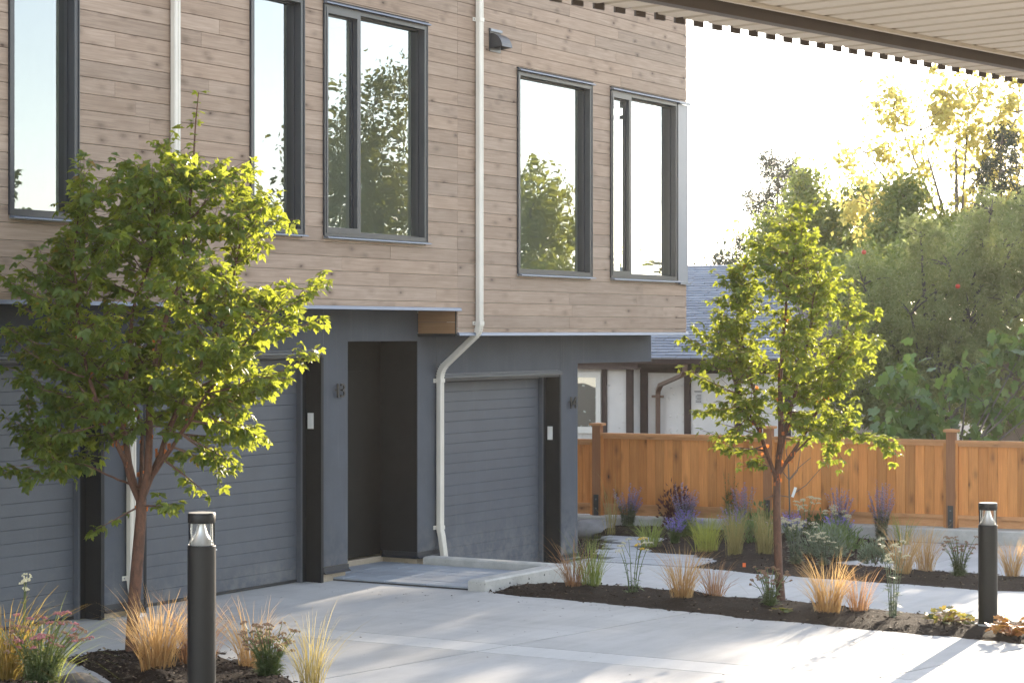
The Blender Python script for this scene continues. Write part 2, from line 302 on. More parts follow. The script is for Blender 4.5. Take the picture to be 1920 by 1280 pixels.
# ------------------------------------------------------------------ mesh helpers
def tag(o, label=None, cat=None, group=None, kind=None):
    if label: o['label'] = label
    if cat: o['category'] = cat
    if group: o['group'] = group
    if kind: o['kind'] = kind
    return o
def link(o, parent=None):
    col.objects.link(o)
    if parent is not None: o.parent = parent
    return o
def empty(name, loc=(0, 0, 0), rz=0.0):
    o = bpy.data.objects.new(name, None); o.location = loc; o.rotation_euler = (0, 0, rz); o.empty_display_size = 0.1
    return link(o)
class MB:
    def __init__(s): s.v = []; s.f = []
    def quad(s, a, b, c, d):
        n = len(s.v); s.v += [tuple(a), tuple(b), tuple(c), tuple(d)]; s.f.append((n, n + 1, n + 2, n + 3)); return s
    def poly(s, pts):
        n = len(s.v); s.v += [tuple(p) for p in pts]; s.f.append(tuple(range(n, n + len(pts)))); return s
    def box(s, x0, x1, y0, y1, z0, z1):
        return s.hexa([(x0, y0), (x1, y0), (x1, y1), (x0, y1)], z0, z1)
    def hexa(s, p, z0, z1):
        return s.prism(p, z0, z1)
    def prism(s, p, z0, z1):
        n = len(s.v); k = len(p)
        s.v += [(x, y, z0) for x, y in p] + [(x, y, z1) for x, y in p]
        s.f.append(tuple(n + i for i in reversed(range(k)))); s.f.append(tuple(n + k + i for i in range(k)))
        for i in range(k):
            j = (i + 1) % k; s.f.append((n + i, n + j, n + k + j, n + k + i))
        return s
    def obox(s, c, ax, hx, ay, hy, az, hz):
        c = Vector(c); ax = Vector(ax).normalized() * hx; ay = Vector(ay).normalized() * hy; az = Vector(az).normalized() * hz
        n = len(s.v)
        for k in (-1, 1):
            for i, j in ((-1, -1), (1, -1), (1, 1), (-1, 1)): s.v.append(tuple(c + ax * i + ay * j + az * k))
        for q in ((3, 2, 1, 0), (4, 5, 6, 7), (0, 1, 5, 4), (1, 2, 6, 5), (2, 3, 7, 6), (3, 0, 4, 7)): s.f.append(tuple(n + i for i in q))
        return s
    def extrude(s, prof, A, B):
        """closed profile of 3-vectors (relative), swept from A to B."""
        n = len(s.v); k = len(prof); A = Vector(A); B = Vector(B)
        s.v += [tuple(A + Vector(p)) for p in prof] + [tuple(B + Vector(p)) for p in prof]
        s.f.append(tuple(n + i for i in reversed(range(k)))); s.f.append(tuple(n + k + i for i in range(k)))
        for i in range(k):
            j = (i + 1) % k; s.f.append((n + i, n + j, n + k + j, n + k + i))
        return s
    def sweep(s, pts, prof2, side, caps=True):
        """sweep a 2-D profile along pts lying in a plane with normal `side`."""
        pts = [Vector(p) for p in pts]; side = Vector(side).normalized(); n0 = len(s.v); k = len(prof2)
        for i, p in enumerate(pts):
            t = (pts[min(i + 1, len(pts) - 1)] - pts[max(i - 1, 0)]).normalized(); nrm = side.cross(t).normalized()
            for a, b in prof2: s.v.append(tuple(p + side * a + nrm * b))
        for i in range(len(pts) - 1):
            for j in range(k):
                a = n0 + i * k + j; b = n0 + i * k + (j + 1) % k; s.f.append((a, b, b + k, a + k))
        if caps:
            s.f.append(tuple(n0 + j for j in reversed(range(k)))); s.f.append(tuple(n0 + (len(pts) - 1) * k + j for j in range(k)))
        return s
    def tube(s, pts, rad, sides=6, caps=True):
        pts = [Vector(p) for p in pts]; n0 = len(s.v)
        ref = Vector((0.3, 0.2, 1)).normalized()
        for i, p in enumerate(pts):
            t = (pts[min(i + 1, len(pts) - 1)] - pts[max(i - 1, 0)]).normalized()
            a = t.cross(ref)
            if a.length < 0.05: a = t.cross(Vector((1, 0, 0)))
            a.normalize(); b = t.cross(a).normalized(); r = rad[i] if hasattr(rad, '__len__') else rad
            for j in range(sides):
                w = 2 * math.pi * j / sides; s.v.append(tuple(p + a * math.cos(w) * r + b * math.sin(w) * r))
        for i in range(len(pts) - 1):
            for j in range(sides):
                q = n0 + i * sides + j; w = n0 + i * sides + (j + 1) % sides; s.f.append((q, w, w + sides, q + sides))
        if caps:
            s.f.append(tuple(n0 + j for j in reversed(range(sides)))); s.f.append(tuple(n0 + (len(pts) - 1) * sides + j for j in range(sides)))
        return s
    def lathe(s, prof, c=(0, 0, 0), sides=32, caps=True):
        n0 = len(s.v); k = len(prof)
        for r, z in prof:
            for j in range(sides):
                w = 2 * math.pi * j / sides; s.v.append((c[0] + r * math.cos(w), c[1] + r * math.sin(w), c[2] + z))
        for i in range(k - 1):
            for j in range(sides):
                a = n0 + i * sides + j; b = n0 + i * sides + (j + 1) % sides; s.f.append((a, b, b + sides, a + sides))
        if caps:
            s.f.append(tuple(n0 + j for j in reversed(range(sides)))); s.f.append(tuple(n0 + (k - 1) * sides + j for j in range(sides)))
        return s
    def mesh(s, name):
        me = bpy.data.meshes.new(name); me.from_pydata(s.v, [], s.f); me.update(); return me
    def build(s, name, m, parent=None, smooth=False, loc=None):
        me = s.mesh(name); me.materials.append(m)
        if smooth:
            me.polygons.foreach_set("use_smooth", [True] * len(me.polygons))
            try: me.set_sharp_from_angle(angle=R(40))
            except Exception: pass
        o = bpy.data.objects.new(name, me)
        if loc is not None: o.location = loc
        return link(o, parent)

def poly_mesh(name, V, sizes, idx):
    """fast mesh: V (n,3); sizes (f,) loop counts; idx flat vertex indices."""
    me = bpy.data.meshes.new(name)
    me.vertices.add(len(V)); me.vertices.foreach_set("co", np.ascontiguousarray(V, dtype=np.float32).ravel())
    me.loops.add(len(idx)); me.loops.foreach_set("vertex_index", np.ascontiguousarray(idx, dtype=np.int32))
    me.polygons.add(len(sizes)); st = np.concatenate([[0], np.cumsum(sizes)[:-1]]).astype(np.int32)
    me.polygons.foreach_set("loop_start", st); me.polygons.foreach_set("loop_total", np.asarray(sizes, dtype=np.int32))
    me.update(calc_edges=True); return me
def scatter_mesh(name, tv, tf, mats):
    """join template (tv (k,3), tf list of tuples) under many 4x4 mats (n,4,4)."""
    tv = np.asarray(tv, float); n = len(mats); k = len(tv)
    V = np.einsum('nij,kj->nki', mats[:, :3, :3], tv) + mats[:, None, :3, 3]
    fl = np.concatenate([np.array(f) for f in tf]); sz = np.array([len(f) for f in tf])
    idx = (fl[None, :] + (np.arange(n) * k)[:, None]).ravel()
    return poly_mesh(name, V.reshape(-1, 3), np.tile(sz, n), idx)
def frames(P, X, N, S):
    """build (n,4,4): local x along X, z near N, uniform scale S."""
    X = X / np.linalg.norm(X, axis=1, keepdims=True)
    Y = np.cross(N, X); ln = np.linalg.norm(Y, axis=1, keepdims=True); Y = np.where(ln < 1e-3, np.array([[0, 1, 0.0]]), Y / np.maximum(ln, 1e-6))
    Z = np.cross(X, Y); m = np.zeros((len(P), 4, 4)); S = np.asarray(S)[:, None]
    m[:, :3, 0] = X * S; m[:, :3, 1] = Y * S; m[:, :3, 2] = Z * S; m[:, :3, 3] = P; m[:, 3, 3] = 1; return m

# ------------------------------------------------------------------ the setting: ground, slabs, beds
g = MB(); g.quad((-60, -110, -0.62), (150, -110, -0.62), (150, 100, -0.62), (-60, 100, -0.62))
tag(g.build("ground", M['soil']), kind='structure')
def rowline(k, X):                       # joints running along the drive (slightly skewed to the facade)
    return (13.98, 9.93 - 0.139 * (X - 13.4), 6.20 - 0.22 * (X - 15.94), 2.6 - 0.22 * (X - 15.94), -1.2 - 0.22 * (X - 15.94), -6.0)[k]
xs = [-1.0, 4.0, 9.7, 15.52, 16.0, 19.30]
pav = MB(); pav.box(-1.0, 19.28, -6.0, 13.97, -0.60, -0.022)
pavement = tag(pav.build("courtyard_pavement", M['joint']), kind='structure')
for i in range(5):
    for k in range(5):
        a, b = xs[i] + 0.009, xs[i + 1] - 0.009
        q = [(a, rowline(k + 1, a) + 0.009), (b, rowline(k + 1, b) + 0.009), (b, rowline(k, b) - 0.009), (a, rowline(k, a) - 0.009)]
        MB().prism(q, -0.021, 0.0).build("slab", M['slab_band'] if i == 3 else M['slab'], pavement)
# lower level beside unit 14
low = MB(); low.box(19.7, 29.6, -2.0, 13.97, -0.60, -0.302)
apron = tag(low.build("driveway_apron", M['joint']), kind='structure')
def slabq(q, m=M['slab']): MB().prism(q, -0.301, -0.28).build("slab", m, apron)
slabq([(20.99, 9.75), (24.62, 9.75), (24.62, 13.95), (20.99, 13.95)])
slabq([(19.75, 5.9), (24.62, 5.9), (24.62, 9.74), (19.75, 9.74)])
slabq([(19.75, 1.5), (24.62, 1.5), (24.62, 5.89), (19.75, 5.89)])
slabq([(25.3, 7.2), (29.42, 7.2), (29.42, 9.6), (25.4, 9.6)])
slabq([(25.4, 9.61), (29.35, 9.61), (29.2, 10.95), (25.9, 10.95)])
slabq([(25.3, 2.5), (29.42, 2.5), (29.42, 7.19), (25.3, 7.19)])

def resample(pl, n):
    pl = np.array(pl, float); d = np.r_[0, np.cumsum(np.linalg.norm(np.diff(pl, axis=0), axis=1))]
    t = np.linspace(0, d[-1], n); return np.stack([np.interp(t, d, pl[:, k]) for k in range(pl.shape[1])], 1)
def chips(parent, V, n=2600):
    """loose bark chips lying on a mulch bed, joined as one part"""
    V = np.array(V); P = V[rng.integers(0, len(V), n)] + np.stack([rng.normal(0, .03, n), rng.normal(0, .03, n), rng.uniform(0.002, 0.012, n)], 1)
    X = np.stack([rng.normal(size=n), rng.normal(size=n), rng.normal(0, .35, n)], 1); N = np.stack([rng.normal(0, .45, n), rng.normal(0, .45, n), np.ones(n)], 1)
    tv = np.array([(-.5, -.22, 0), (.4, -.28, 0.05), (.55, .18, 0), (-.45, .25, 0.04), (0, 0, .12)])
    me = scatter_mesh("bark_chips", tv, [(0, 1, 4), (1, 2, 4), (2, 3, 4), (3, 0, 4)], frames(P, X, N, rng.uniform(.012, .042, n))); me.materials.append(M['chip'])
    o = bpy.data.objects.new("bark_chips", me); link(o, parent); tag(o, kind='stuff')
def bed(name, A, B, zA, zB, hump, n=120, m=26, nz=0.035, drop=(0.0, 1.0)):
    a, b = resample(A, n), resample(B, n); V = []; F = []
    for i in range(n):
        for j in range(m):
            t = j / (m - 1); x, y = a[i] * (1 - t) + b[i] * t
            ed = min(1.0, 4.5 * min(t, 1 - t)) * min(1.0, 0.12 * min(i, n - 1 - i) + 0.0)
            s = max(0.0, min(1.0, (t - drop[0]) / (drop[1] - drop[0]))); s = s * s * (3 - 2 * s)
            z = zA * (1 - s) + zB * s + hump * ed
            nn = mnoise.noise(Vector((x * 2.2, y * 2.2, 3.1))) * 0.7 + mnoise.noise(Vector((x * 7, y * 7, 1.7))) * 0.5 + mnoise.noise(Vector((x * 19, y * 19, 0.7))) * 0.35
            z += nz * nn * (0.3 + 0.7 * ed)
            wob = 0.05 * mnoise.noise(Vector((x * 2.5, y * 2.5, 9)))+ 0.02 * mnoise.noise(Vector((x * 11, y * 11, 4)))
            V.append((x + wob, y + wob * 0.6, z))
    for i in range(n - 1):
        for j in range(m - 1): q = i * m + j; F.append((q, q + 1, q + m + 1, q + m))
    mb = MB(); mb.v = V; mb.f = F; o = mb.build(name, M['mulch'], None, True); tag(o, kind='structure'); chips(o, V)
    return o
STRIP1_F = [(19.02, 11.72), (18.93, 10.8), (18.65, 9.2), (18.41, 7.39), (18.26, 5.76), (18.15, 4.4), (18.1, 3.0)]
STRIP1_B = [(19.3, 11.76), (20.5, 11.76), (20.7, 11.3), (20.75, 10.6), (20.6, 9.72), (20.55, 9.0), (20.45, 8.5), (20.2, 7.8), (20.0, 7.0), (19.95, 6.3), (19.95, 3.0)]
bed("planting_bed", STRIP1_F, STRIP1_B, -0.012, -0.29, 0.055, 170, 34, 0.03, (0.62, 0.98))
bed("planting_bed", [(24.70, 12.16), (24.40, 11.2), (24.28, 10.2), (24.2, 8.2), (24.24, 7.6), (24.3, 2.5)],
    [(25.76, 12.13), (26.06, 10.75), (25.9, 10.1), (25.7, 8.1), (25.6, 7.0), (25.6, 2.5)], -0.286, -0.286, 0.05, 150, 26)
bed("planting_bed", [(25.2, 12.15), (25.9, 12.5), (26.22, 13.79), (27.9, 14.1), (27.9, 15.2), (28.3, 16.2)],
    [(26.0, 10.7), (27.0, 10.5), (29.2, 10.9), (29.15, 12.5), (28.95, 14.6), (28.85, 16.2)], -0.286, -0.27, 0.07, 120, 44)
bed("planting_bed", [(24.70, 13.55), (26.2, 14.20), (26.9, 14.55)], [(24.75, 15.3), (26.2, 15.3), (27.3, 14.9)], -0.286, -0.286, 0.04, 40, 16)
# raised bed on the near side, rising towards the camera
NB = MB(); n_, m_ = 90, 70
BEDS = [([(13.5, 12.45), (14.25, 12.28), (14.62, 11.6), (14.25, 10.9), (13.55, 10.2), (12.75, 9.25), (11.6, 7.9), (10.6, 6.9)],
         [(13.3, 12.3), (13.2, 12.0), (12.95, 11.6), (12.3, 10.7), (11.2, 9.6), (10.2, 8.9), (9.4, 8.4), (9.0, 8.2)]),
        ([(12.6, 11.9), (12.2, 11.0), (11.6, 10.3), (10.8, 9.8)], [(12.0, 12.6), (11.2, 12.2), (10.4, 11.4), (9.8, 10.8)])]
def berm_h(x, y):
    d = 0.858 * x + 0.513 * y
    return 0.02 + 0.40 * max(0.0, min(1.0, (17.6 - d) / 4.2))
for nb_out, nb_in in BEDS:
    NB = MB(); a_, b_2 = resample(nb_out, n_), resample(nb_in, n_)
    for i in range(n_):
        for j in range(m_):
            t = j / (m_ - 1); x, y = a_[i] * (1 - t) + b_2[i] * t
            ed = min(1, 5 * min(t, 1 - t)) * min(1, 0.2 * i, 0.2 * (n_ - 1 - i))
            z = -0.02 + ed * (berm_h(x, y) + 0.02) + 0.03 * ed * (mnoise.noise(Vector((x * 3, y * 3, 5))) + 0.6 * mnoise.noise(Vector((x * 13, y * 13, 5))))
            NB.v.append((x, y, z))
    for i in range(n_ - 1):
        for j in range(m_ - 1): q = i * m_ + j; NB.f.append((q, q + 1, q + m_ + 1, q + m_))
    o = tag(NB.build("planting_bed", M['mulch'], None, True), kind='structure'); chips(o, NB.v)

# pavers: each one a piece of its path
def pavers(name, x0, x1, y0, y1, z, m, w=0.27, l=0.54, inside=None, jointz=0.02):
    b = MB(); b.box(x0, x1, y0, y1, -0.5, z - jointz)
    p = tag(b.build(name, M['joint']), kind='structure')
    lib = {}
    nr = int((x1 - x0) / w)
    for r in range(nr):
        xa = x0 + r * w; y = y0 - (l / 2 if r % 2 else 0.0)
        while y < y1 - 0.02:
            ya, yb = max(y, y0), min(y + l, y1); y += l
            if yb - ya < 0.05: continue
            if inside and not inside(xa + w / 2, (ya + yb) / 2): continue
            key = round(yb - ya, 3)
            if key not in lib:
                q = MB(); hx, hy, c = w / 2 - 0.005, (yb - ya) / 2 - 0.005, 0.006
                q.prism([(-hx, -hy), (hx, -hy), (hx, hy), (-hx, hy)], -0.03, -c)
                n = len(q.v); q.v += [(-hx + c, -hy + c, 0), (hx - c, -hy + c, 0), (hx - c, hy - c, 0), (-hx + c, hy - c, 0)]
                q.f = [f for k_, f in enumerate(q.f) if k_ != 1] + [(n, n + 1, n + 2, n + 3)] + [(4 + i, 4 + (i + 1) % 4, n + (i + 1) % 4, n + i) for i in range(4)]
                lib[key] = q.mesh("paver"); lib[key].materials.append(m)
            o = bpy.data.objects.new("paver", lib[key]); o.location = (xa + w / 2, (ya + yb) / 2, z + random.uniform(-0.002, 0.002))
            o.rotation_euler = (random.uniform(-.004, .004), random.uniform(-.004, .004), 0); link(o, p)
    return p
pavers("entry_pavers", 19.17, 20.80, 11.97, 14.21, 0.035, M['paver'])
PATH = [(24.64, 12.2), (25.76, 12.13), (26.2, 13.7), (27.9, 14.05), (27.8, 14.9), (26.2, 14.15), (24.64, 13.5)]
def inpoly(x, y, P):
    c = False; j = len(P) - 1
    for i in range(len(P)):
        if (P[i][1] > y) != (P[j][1] > y) and x < (P[j][0] - P[i][0]) * (y - P[i][1]) / (P[j][1] - P[i][1]) + P[i][0]: c = not c
        j = i
    return c
pavers("paver_path", 24.64, 27.9, 12.1, 15.0, -0.272, M['paver_pale'], 0.27, 0.54, lambda x, y: inpoly(x, y, PATH), 0.026)

# retaining curbs
def curb(name, label, pts, z0, z1, m=M['cast'], holes=None, bev=0.018):
    e = empty(name, (0, 0, 0)); tag(e, label, 'curb')
    for q in pts:
        x0, x1, y0, y1 = q
        b = MB(); b.box(x0, x1, y0, y1, z0, z1 - bev)
        n = len(b.v); b.v += [(x0 + bev, y0 + bev, z1), (x1 - bev, y0 + bev, z1), (x1 - bev, y1 - bev, z1), (x0 + bev, y1 - bev, z1)]
        b.f = [f for k, f in enumerate(b.f) if k != 1] + [(n, n + 1, n + 2, n + 3)] + [(4 + i, 4 + (i + 1) % 4, n + (i + 1) % 4, n + i) for i in range(4)]
        b.build("wall_section", m, e)
    for (x, y, z) in holes or []:
        MB().tube([(x, y + 0.004, z), (x, y - 0.003, z)], 0.011, 8).build("tie_hole_dot", M['ink'], e)  # dark discs, slightly proud, stand in for the shade inside tie holes
    return e
curb("concrete_curb", "low L-shaped concrete curb around the sunken paver entry",
     [(19.12, 20.98, 11.75, 11.96), (20.80, 20.98, 11.961, 13.62)], -0.45, 0.12,
     holes=[(19.23, 11.75, 0.01), (19.62, 11.75, 0.045), (20.02, 11.75, 0.05), (20.35, 11.75, 0.06)])
fc = empty("fence_curb", (0, 0, 0)); tag(fc, "long grey concrete curb running under the cedar fence", 'curb')
fdir = Vector((29.89 - 29.06, 9.44 - 15.70, 0)).normalized(); fnor = Vector((fdir.y, -fdir.x, 0))   # fnor points to the camera
if fnor.x > 0: fnor = -fnor
FA = Vector((29.06, 15.70, 0))
def fp(s, off=0.0, z=0.0): return FA + fdir * s + fnor * off + Vector((0, 0, z))
for s0 in (-1.2, 1.6, 4.4, 7.2, 10.0):
    b = MB(); prof = [fnor * 0.20 + UP * -0.6, fnor * 0.20 + UP * -0.12, fnor * 0.185 + UP * -0.10, fnor * -0.12 + UP * -0.10, fnor * -0.12 + UP * -0.6]
    b.extrude(prof, fp(s0), fp(s0 + 2.79)); b.build("wall_section", M['cast'], fc)

# ------------------------------------------------------------------ townhouse building
DS, DG, DD = 13.16, 13.70, 13.95
house = empty("townhouse_building", (20.0, 15.0, 0)); house_off = Vector((20.0, 15.0, 0))
tag(house, "long townhouse with pale wood siding above charcoal garages and tall dark-framed windows", 'townhouse')
def hb(mb, name, m, parent=house, smooth=False):
    o = mb.build(name, m, parent, smooth)
    if parent is house: o.location = -house_off
    return o
X_L, X_R, Z_TOP = 2.0, 26.693, 8.9
wins = dict(a=(13.643, 14.487, 3.697, 6.10, None), b=(16.983, 17.848, 3.697, 6.10, None), c=(18.213, 20.150, 3.697, 6.10, 18.855),
            d=(22.146, 23.965, 3.396, 5.81, None), e=(24.487, 26.383, 3.396, 5.81, 25.03))
extra = [(10.2, 11.4, 3.697, 6.10, 10.7), (7.0, 8.2, 3.697, 6.10, None)]
holes = [w[:4] for w in wins.values()] + [w[:4] for w in extra]
holes.append((26.383, 26.70, 3.396, 5.81))
# siding boards, one object each in view
PITCH, Z0 = 0.149, 2.741
def bottom(x): return 2.963 if x < 20.815 else 2.682
def board(x0, x1, z0, z1):
    dy = random.uniform(-0.0012, 0.0012); c = 0.003; gp = 0.0034
    za, zb = z0 + 0.0005, z1 - gp
    if zb - za < 0.012: return None
    prof = [(0, 0.020, za), (0, dy + c, za), (0, dy, za + c), (0, dy, zb - c * 0.6), (0, dy + c, zb), (0, 0.020, zb)]
    b = MB(); b.extrude(prof, (x0 + 0.001, DS, 0), (x1 - 0.001, DS, 0)); return b
far_sid = MB(); nboard = 0
DSX = 21.219
for k in range(-2, 44):
    z0, z1 = Z0 + PITCH * k, Z0 + PITCH * (k + 1)
    # split at the unit step (bottom edge), windows and butt joints
    cuts = {X_L, X_R, 20.815, DSX}
    segs = []
    xs_ = sorted(cuts)
    for hx0, hx1, hz0, hz1 in holes:
        if z1 > hz0 - 0.03 and z0 < hz1 + 0.035: xs_ += [hx0, hx1]
    xs_ = sorted(set(xs_))
    for x0, x1 in zip(xs_[:-1], xs_[1:]):
        if x1 - x0 < 0.02: continue
        xm = (x0 + x1) / 2; zz0, zz1 = max(z0, bottom(xm)), min(z1, Z_TOP)
        inside = False
        parts = [(zz0, zz1)]
        for hx0, hx1, hz0, hz1 in holes:
            if hx0 - 1e-4 <= x0 and x1 <= hx1 + 1e-4:
                np_ = []
                for p0, p1 in parts:
                    lo, hi = hz0 - 0.03, hz1 + 0.035
                    if p1 <= lo or p0 >= hi: np_.append((p0, p1)); continue
                    if p0 < lo: np_.append((p0, lo))
                    if p1 > hi: np_.append((hi, p1))
                parts = np_
        for p0, p1 in parts:
            if p1 - p0 < 0.012: continue
            L = x1 - x0; joints = [x0]
            if L > 1.3:
                x = x0 + random.uniform(0.5, 2.6)
                while x < x1 - 0.35: joints.append(x); x += random.uniform(1.5, 3.6)
            joints.append(x1)
            for a, b in zip(joints[:-1], joints[1:]):
                mb = board(a, b, p0, p1)
                if mb is None: continue
                vis = b > 13.3 and p0 < 7.05 - 0.22 * max(0, 0) and p1 > 2.6 and not (p0 > 4.55 + (a - 10) * 0.145 + 1.1)
                if vis and nboard < 298: hb(mb, "siding_board", M['siding']); nboard += 1
                else:
                    n = len(far_sid.v); far_sid.v += mb.v; far_sid.f += [tuple(i + n for i in f) for f in mb.f]
tag(hb(far_sid, "upper_siding", M['siding']), kind='stuff')
# backing wall with openings, behind the boards
bw = MB(); zb = [2.70, 3.396, 3.697, 5.81, 6.10, Z_TOP - 0.01]
xs_ = sorted({X_L, X_R - 0.30, 20.835} | {h[0] for h in holes[:-1]} | {min(h[1], X_R - 0.30) for h in holes[:-1]})
for z0, z1 in zip(zb[:-1], zb[1:]):
    for x0, x1 in zip(xs_[:-1], xs_[1:]):
        xm, zm = (x0 + x1) / 2, (z0 + z1) / 2
        if any(h[0] < xm < h[1] and h[2] < zm < h[3] for h in holes): continue
        bw.box(x0, x1, DS + 0.021, DS + 0.16, max(z0, 2.96 if xm < 20.83 else 2.68), z1)
hb(bw, "wall_backing", M['interior'])
# shell: end walls, back, roof, floor, partitions
sh = MB()
sh.box(X_L, X_R, 21.0, 21.2, 2.7, 3.5); sh.box(X_L, X_R, 21.0, 21.2, 6.2, Z_TOP);
for xb in (2.0, 6.0, 10.0, 14.0, 18.0, 22.0, 26.0): sh.box(xb, xb + 0.69, 21.0, 21.2, 3.501, 6.199)
if True:
    sh.box(X_L - 0.2, X_L, DS + 0.02, 21.2, -0.4, Z_TOP)
Y0 = DS + 0.021
ow0, ow1, oz0, oz1 = 13.55, 14.95, 3.40, 5.70
sh.box(X_R - 0.30, X_R - 0.001, ow1, 21.0, 2.69, Z_TOP - 0.011); sh.box(X_R - 0.30, X_R - 0.001, Y0, ow1, 2.69, oz0); sh.box(X_R - 0.30, X_R - 0.001, Y0, ow1, oz1 + 0.12, Z_TOP - 0.011)
sh.box(X_R - 0.12, X_R - 0.001, Y0 + 0.10, ow0, oz0, oz1 + 0.119)
hb(sh, "outer_shell", M['stucco'])
rf = MB(); rf.box(X_L - 0.25, X_R + 0.05, DS - 0.06, 21.3, Z_TOP, Z_TOP + 0.25); hb(rf, "roof", M['dark'])
inn = MB()
inn.box(X_L, X_R - 0.301, Y0 + 0.15, 20.99, 2.97, 3.10); inn.box(X_L, X_R - 0.301, Y0 + 0.15, 20.99, 6.35, 6.45)
for xp in (12.2, 15.6, 17.99, 21.2, 24.2): inn.box(xp, xp + 0.10, Y0 + 0.15, 20.9, 3.101, 6.349)
hb(inn, "interior_walls", M['interior'])
# windows
def window(x0, x1, z0, z1, xm):
    w = 0.048; f = MB(); ya, yb = DS - 0.018, DS + 0.155
    f.box(x0, x0 + w, ya, yb, z0, z1); f.box(x1 - w, x1, ya, yb, z0, z1)
    f.box(x0 + w, x1 - w, ya, yb, z1 - w, z1); f.box(x0 + w, x1 - w, ya, yb, z0, z0 + w)
    # stepped stops inside the frame
    s = 0.016; yc = DS + 0.06
    f.box(x1 - w - s, x1 - w, yc, yb, z0 + w, z1 - w); f.box(x0 + w, x0 + w + s, yc, yb, z0 + w, z1 - w)
    f.box(x0 + w + s, x1 - w - s, yc, yb, z1 - w - s, z1 - w); f.box(x0 + w + s, x1 - w - s, yc, yb, z0 + w, z0 + w + s)
    o = hb(f, "window", M['frame'])
    def child(mb, n, m): return mb.build(n, m, o)
    yp = DS + 0.092
    px0 = (xm if xm else x0 + w + s)
    child(MB().quad((px0, yp, z0 + w + s), (x1 - w - s, yp, z0 + w + s), (x1 - w - s, yp, z1 - w - s), (px0, yp, z1 - w - s)), "pane", M['glass'])
    if xm:
        a, b, c, d = x0 + 0.026, xm, z0 + 0.03, z1 - 0.03; q = 0.062; u, v = DS - 0.012, DS + 0.068
        m = MB(); m.box(a, a + q * 0.5, u - 0.012, v, c, d); m.box(b - q, b, u - 0.012, v, c, d); m.box(a + q * 0.5, b - q, u - 0.012, v, d - q, d); m.box(a + q * 0.5, b - q, u - 0.012, v, c, c + q)
        m.box(b - q - 0.02, b - q, u + 0.045, v, c + q, d - q); m.box(a + q * .5, b - q - 0.02, u + 0.045, v, d - q - 0.02, d - q)
        child(m, "sash", M['frame'])
        child(MB().quad((a + q * 0.5, u + 0.06, c + q), (b - q - 0.02, u + 0.06, c + q), (b - q - 0.02, u + 0.06, d - q - 0.02), (a + q * 0.5, u + 0.06, d - q - 0.02)), "pane", M['glass'])
    h = MB(); h.extrude([(0, 0, 0.034), (0, -0.045, 0.016), (0, -0.05, 0.002), (0, 0, 0.002)], (x0 - 0.02, DS - 0.019, z1), (x1 + 0.02, DS - 0.019, z1)); child(h, "head_flashing", M['flash'])
    d_ = MB(); d_.box(x0 - 0.02, x1 + 0.02, DS - 0.03, DS - 0.0005, z1 + 0.0345, z1 + 0.044); child(d_, "drip_strip", M['dark'])  # solid dark strip above the head flashing, not an open gap
    h = MB(); h.extrude([(0, 0, -0.002), (0, -0.055, -0.014), (0, -0.058, -0.026), (0, 0, -0.026)], (x0 - 0.012, DS - 0.019, z0), (x1 + 0.012, DS - 0.019, z0)); child(h, "sill", M['flash'])
    for ta, tb in ((x0 - 0.012, x0 - 0.0005), (x1 + 0.0005, x1 + 0.012)):
        t = MB(); t.box(ta, tb, DS - 0.026, DS - 0.001, z0, z1); child(t, "side_trim", M['frame'])
    return o
for w in wins.values(): window(*w)
for w in extra: window(*w)
cp = MB(); cp.box(26.396, 26.70, DS - 0.022, DS + 0.10, 3.372, 5.80); hb(cp, "corner_panel", M['cornerpanel'])
cs = MB(); cs.box(26.37, 26.72, DS - 0.06, DS - 0.0225, 5.803, 5.835); cs.box(26.40, 26.72, DS - 0.06, DS - 0.0225, 3.345, 3.370); hb(cs, "corner_flashing", M['flash'])
ew = MB(); ew.box(X_R - 0.2, X_R - 0.12, ow0, ow0 + 0.05, oz0, oz1); ew.box(X_R - 0.2, X_R - 0.12, ow1 - 0.05, ow1, oz0, oz1); ew.box(X_R - 0.2, X_R - 0.12, ow0 + 0.05, ow1 - 0.05, oz1 - 0.05, oz1); ew.box(X_R - 0.2, X_R - 0.12, ow0 + 0.05, ow1 - 0.05, oz0, oz0 + 0.05)
eo = hb(ew, "window", M['frame'])
MB().quad((X_R - 0.15, ow0 + .05, oz0 + .05), (X_R - 0.15, ow1 - .05, oz0 + .05), (X_R - 0.15, ow1 - .05, oz1 - .05), (X_R - 0.15, ow0 + .05, oz1 - .05)).build("pane", M['lens'], eo)
# flashings along the bottom of the siding, soffits, step panel
fl = MB(); pr = lambda z: [(0, 0, z + 0.016), (0, -0.03, z + 0.010), (0, -0.042, z - 0.024), (0, -0.038, z - 0.026), (0, 0.0, z - 0.012)]
fl.extrude(pr(2.962), (X_L, DS + 0.012, 0), (20.865, DS + 0.012, 0)); hb(fl, "siding_flashing", M['flash'])
fl = MB(); fl.extrude(pr(2.681), (20.815, DS + 0.012, 0), (26.73, DS + 0.012, 0)); hb(fl, "siding_flashing", M['flash'])
dg = MB(); dg.box(X_L, 20.85, DS + 0.001, DS + 0.019, 2.95, 2.963); dg.box(20.82, 26.70, DS + 0.001, DS + 0.019, 2.67, 2.682); hb(dg, "painted_shadow_gap", M['dark'])  # solid dark strips stand in for the shade under the siding edge
so_ = MB(); so_.box(X_L, 20.83, DS + 0.02, 21.0, 2.945, 2.959); so_.box(20.832, 26.69, DS + 0.02, 21.0, 2.664, 2.679); hb(so_, "soffit", M['soffit'])
for k in range(2):
    b = MB(); b.box(20.816, 20.831, DS + 0.022, DG - 0.002, 2.68 + 0.132 * k, 2.68 + 0.132 * (k + 1) - 0.004); hb(b, "return_board", M['return_wood'])
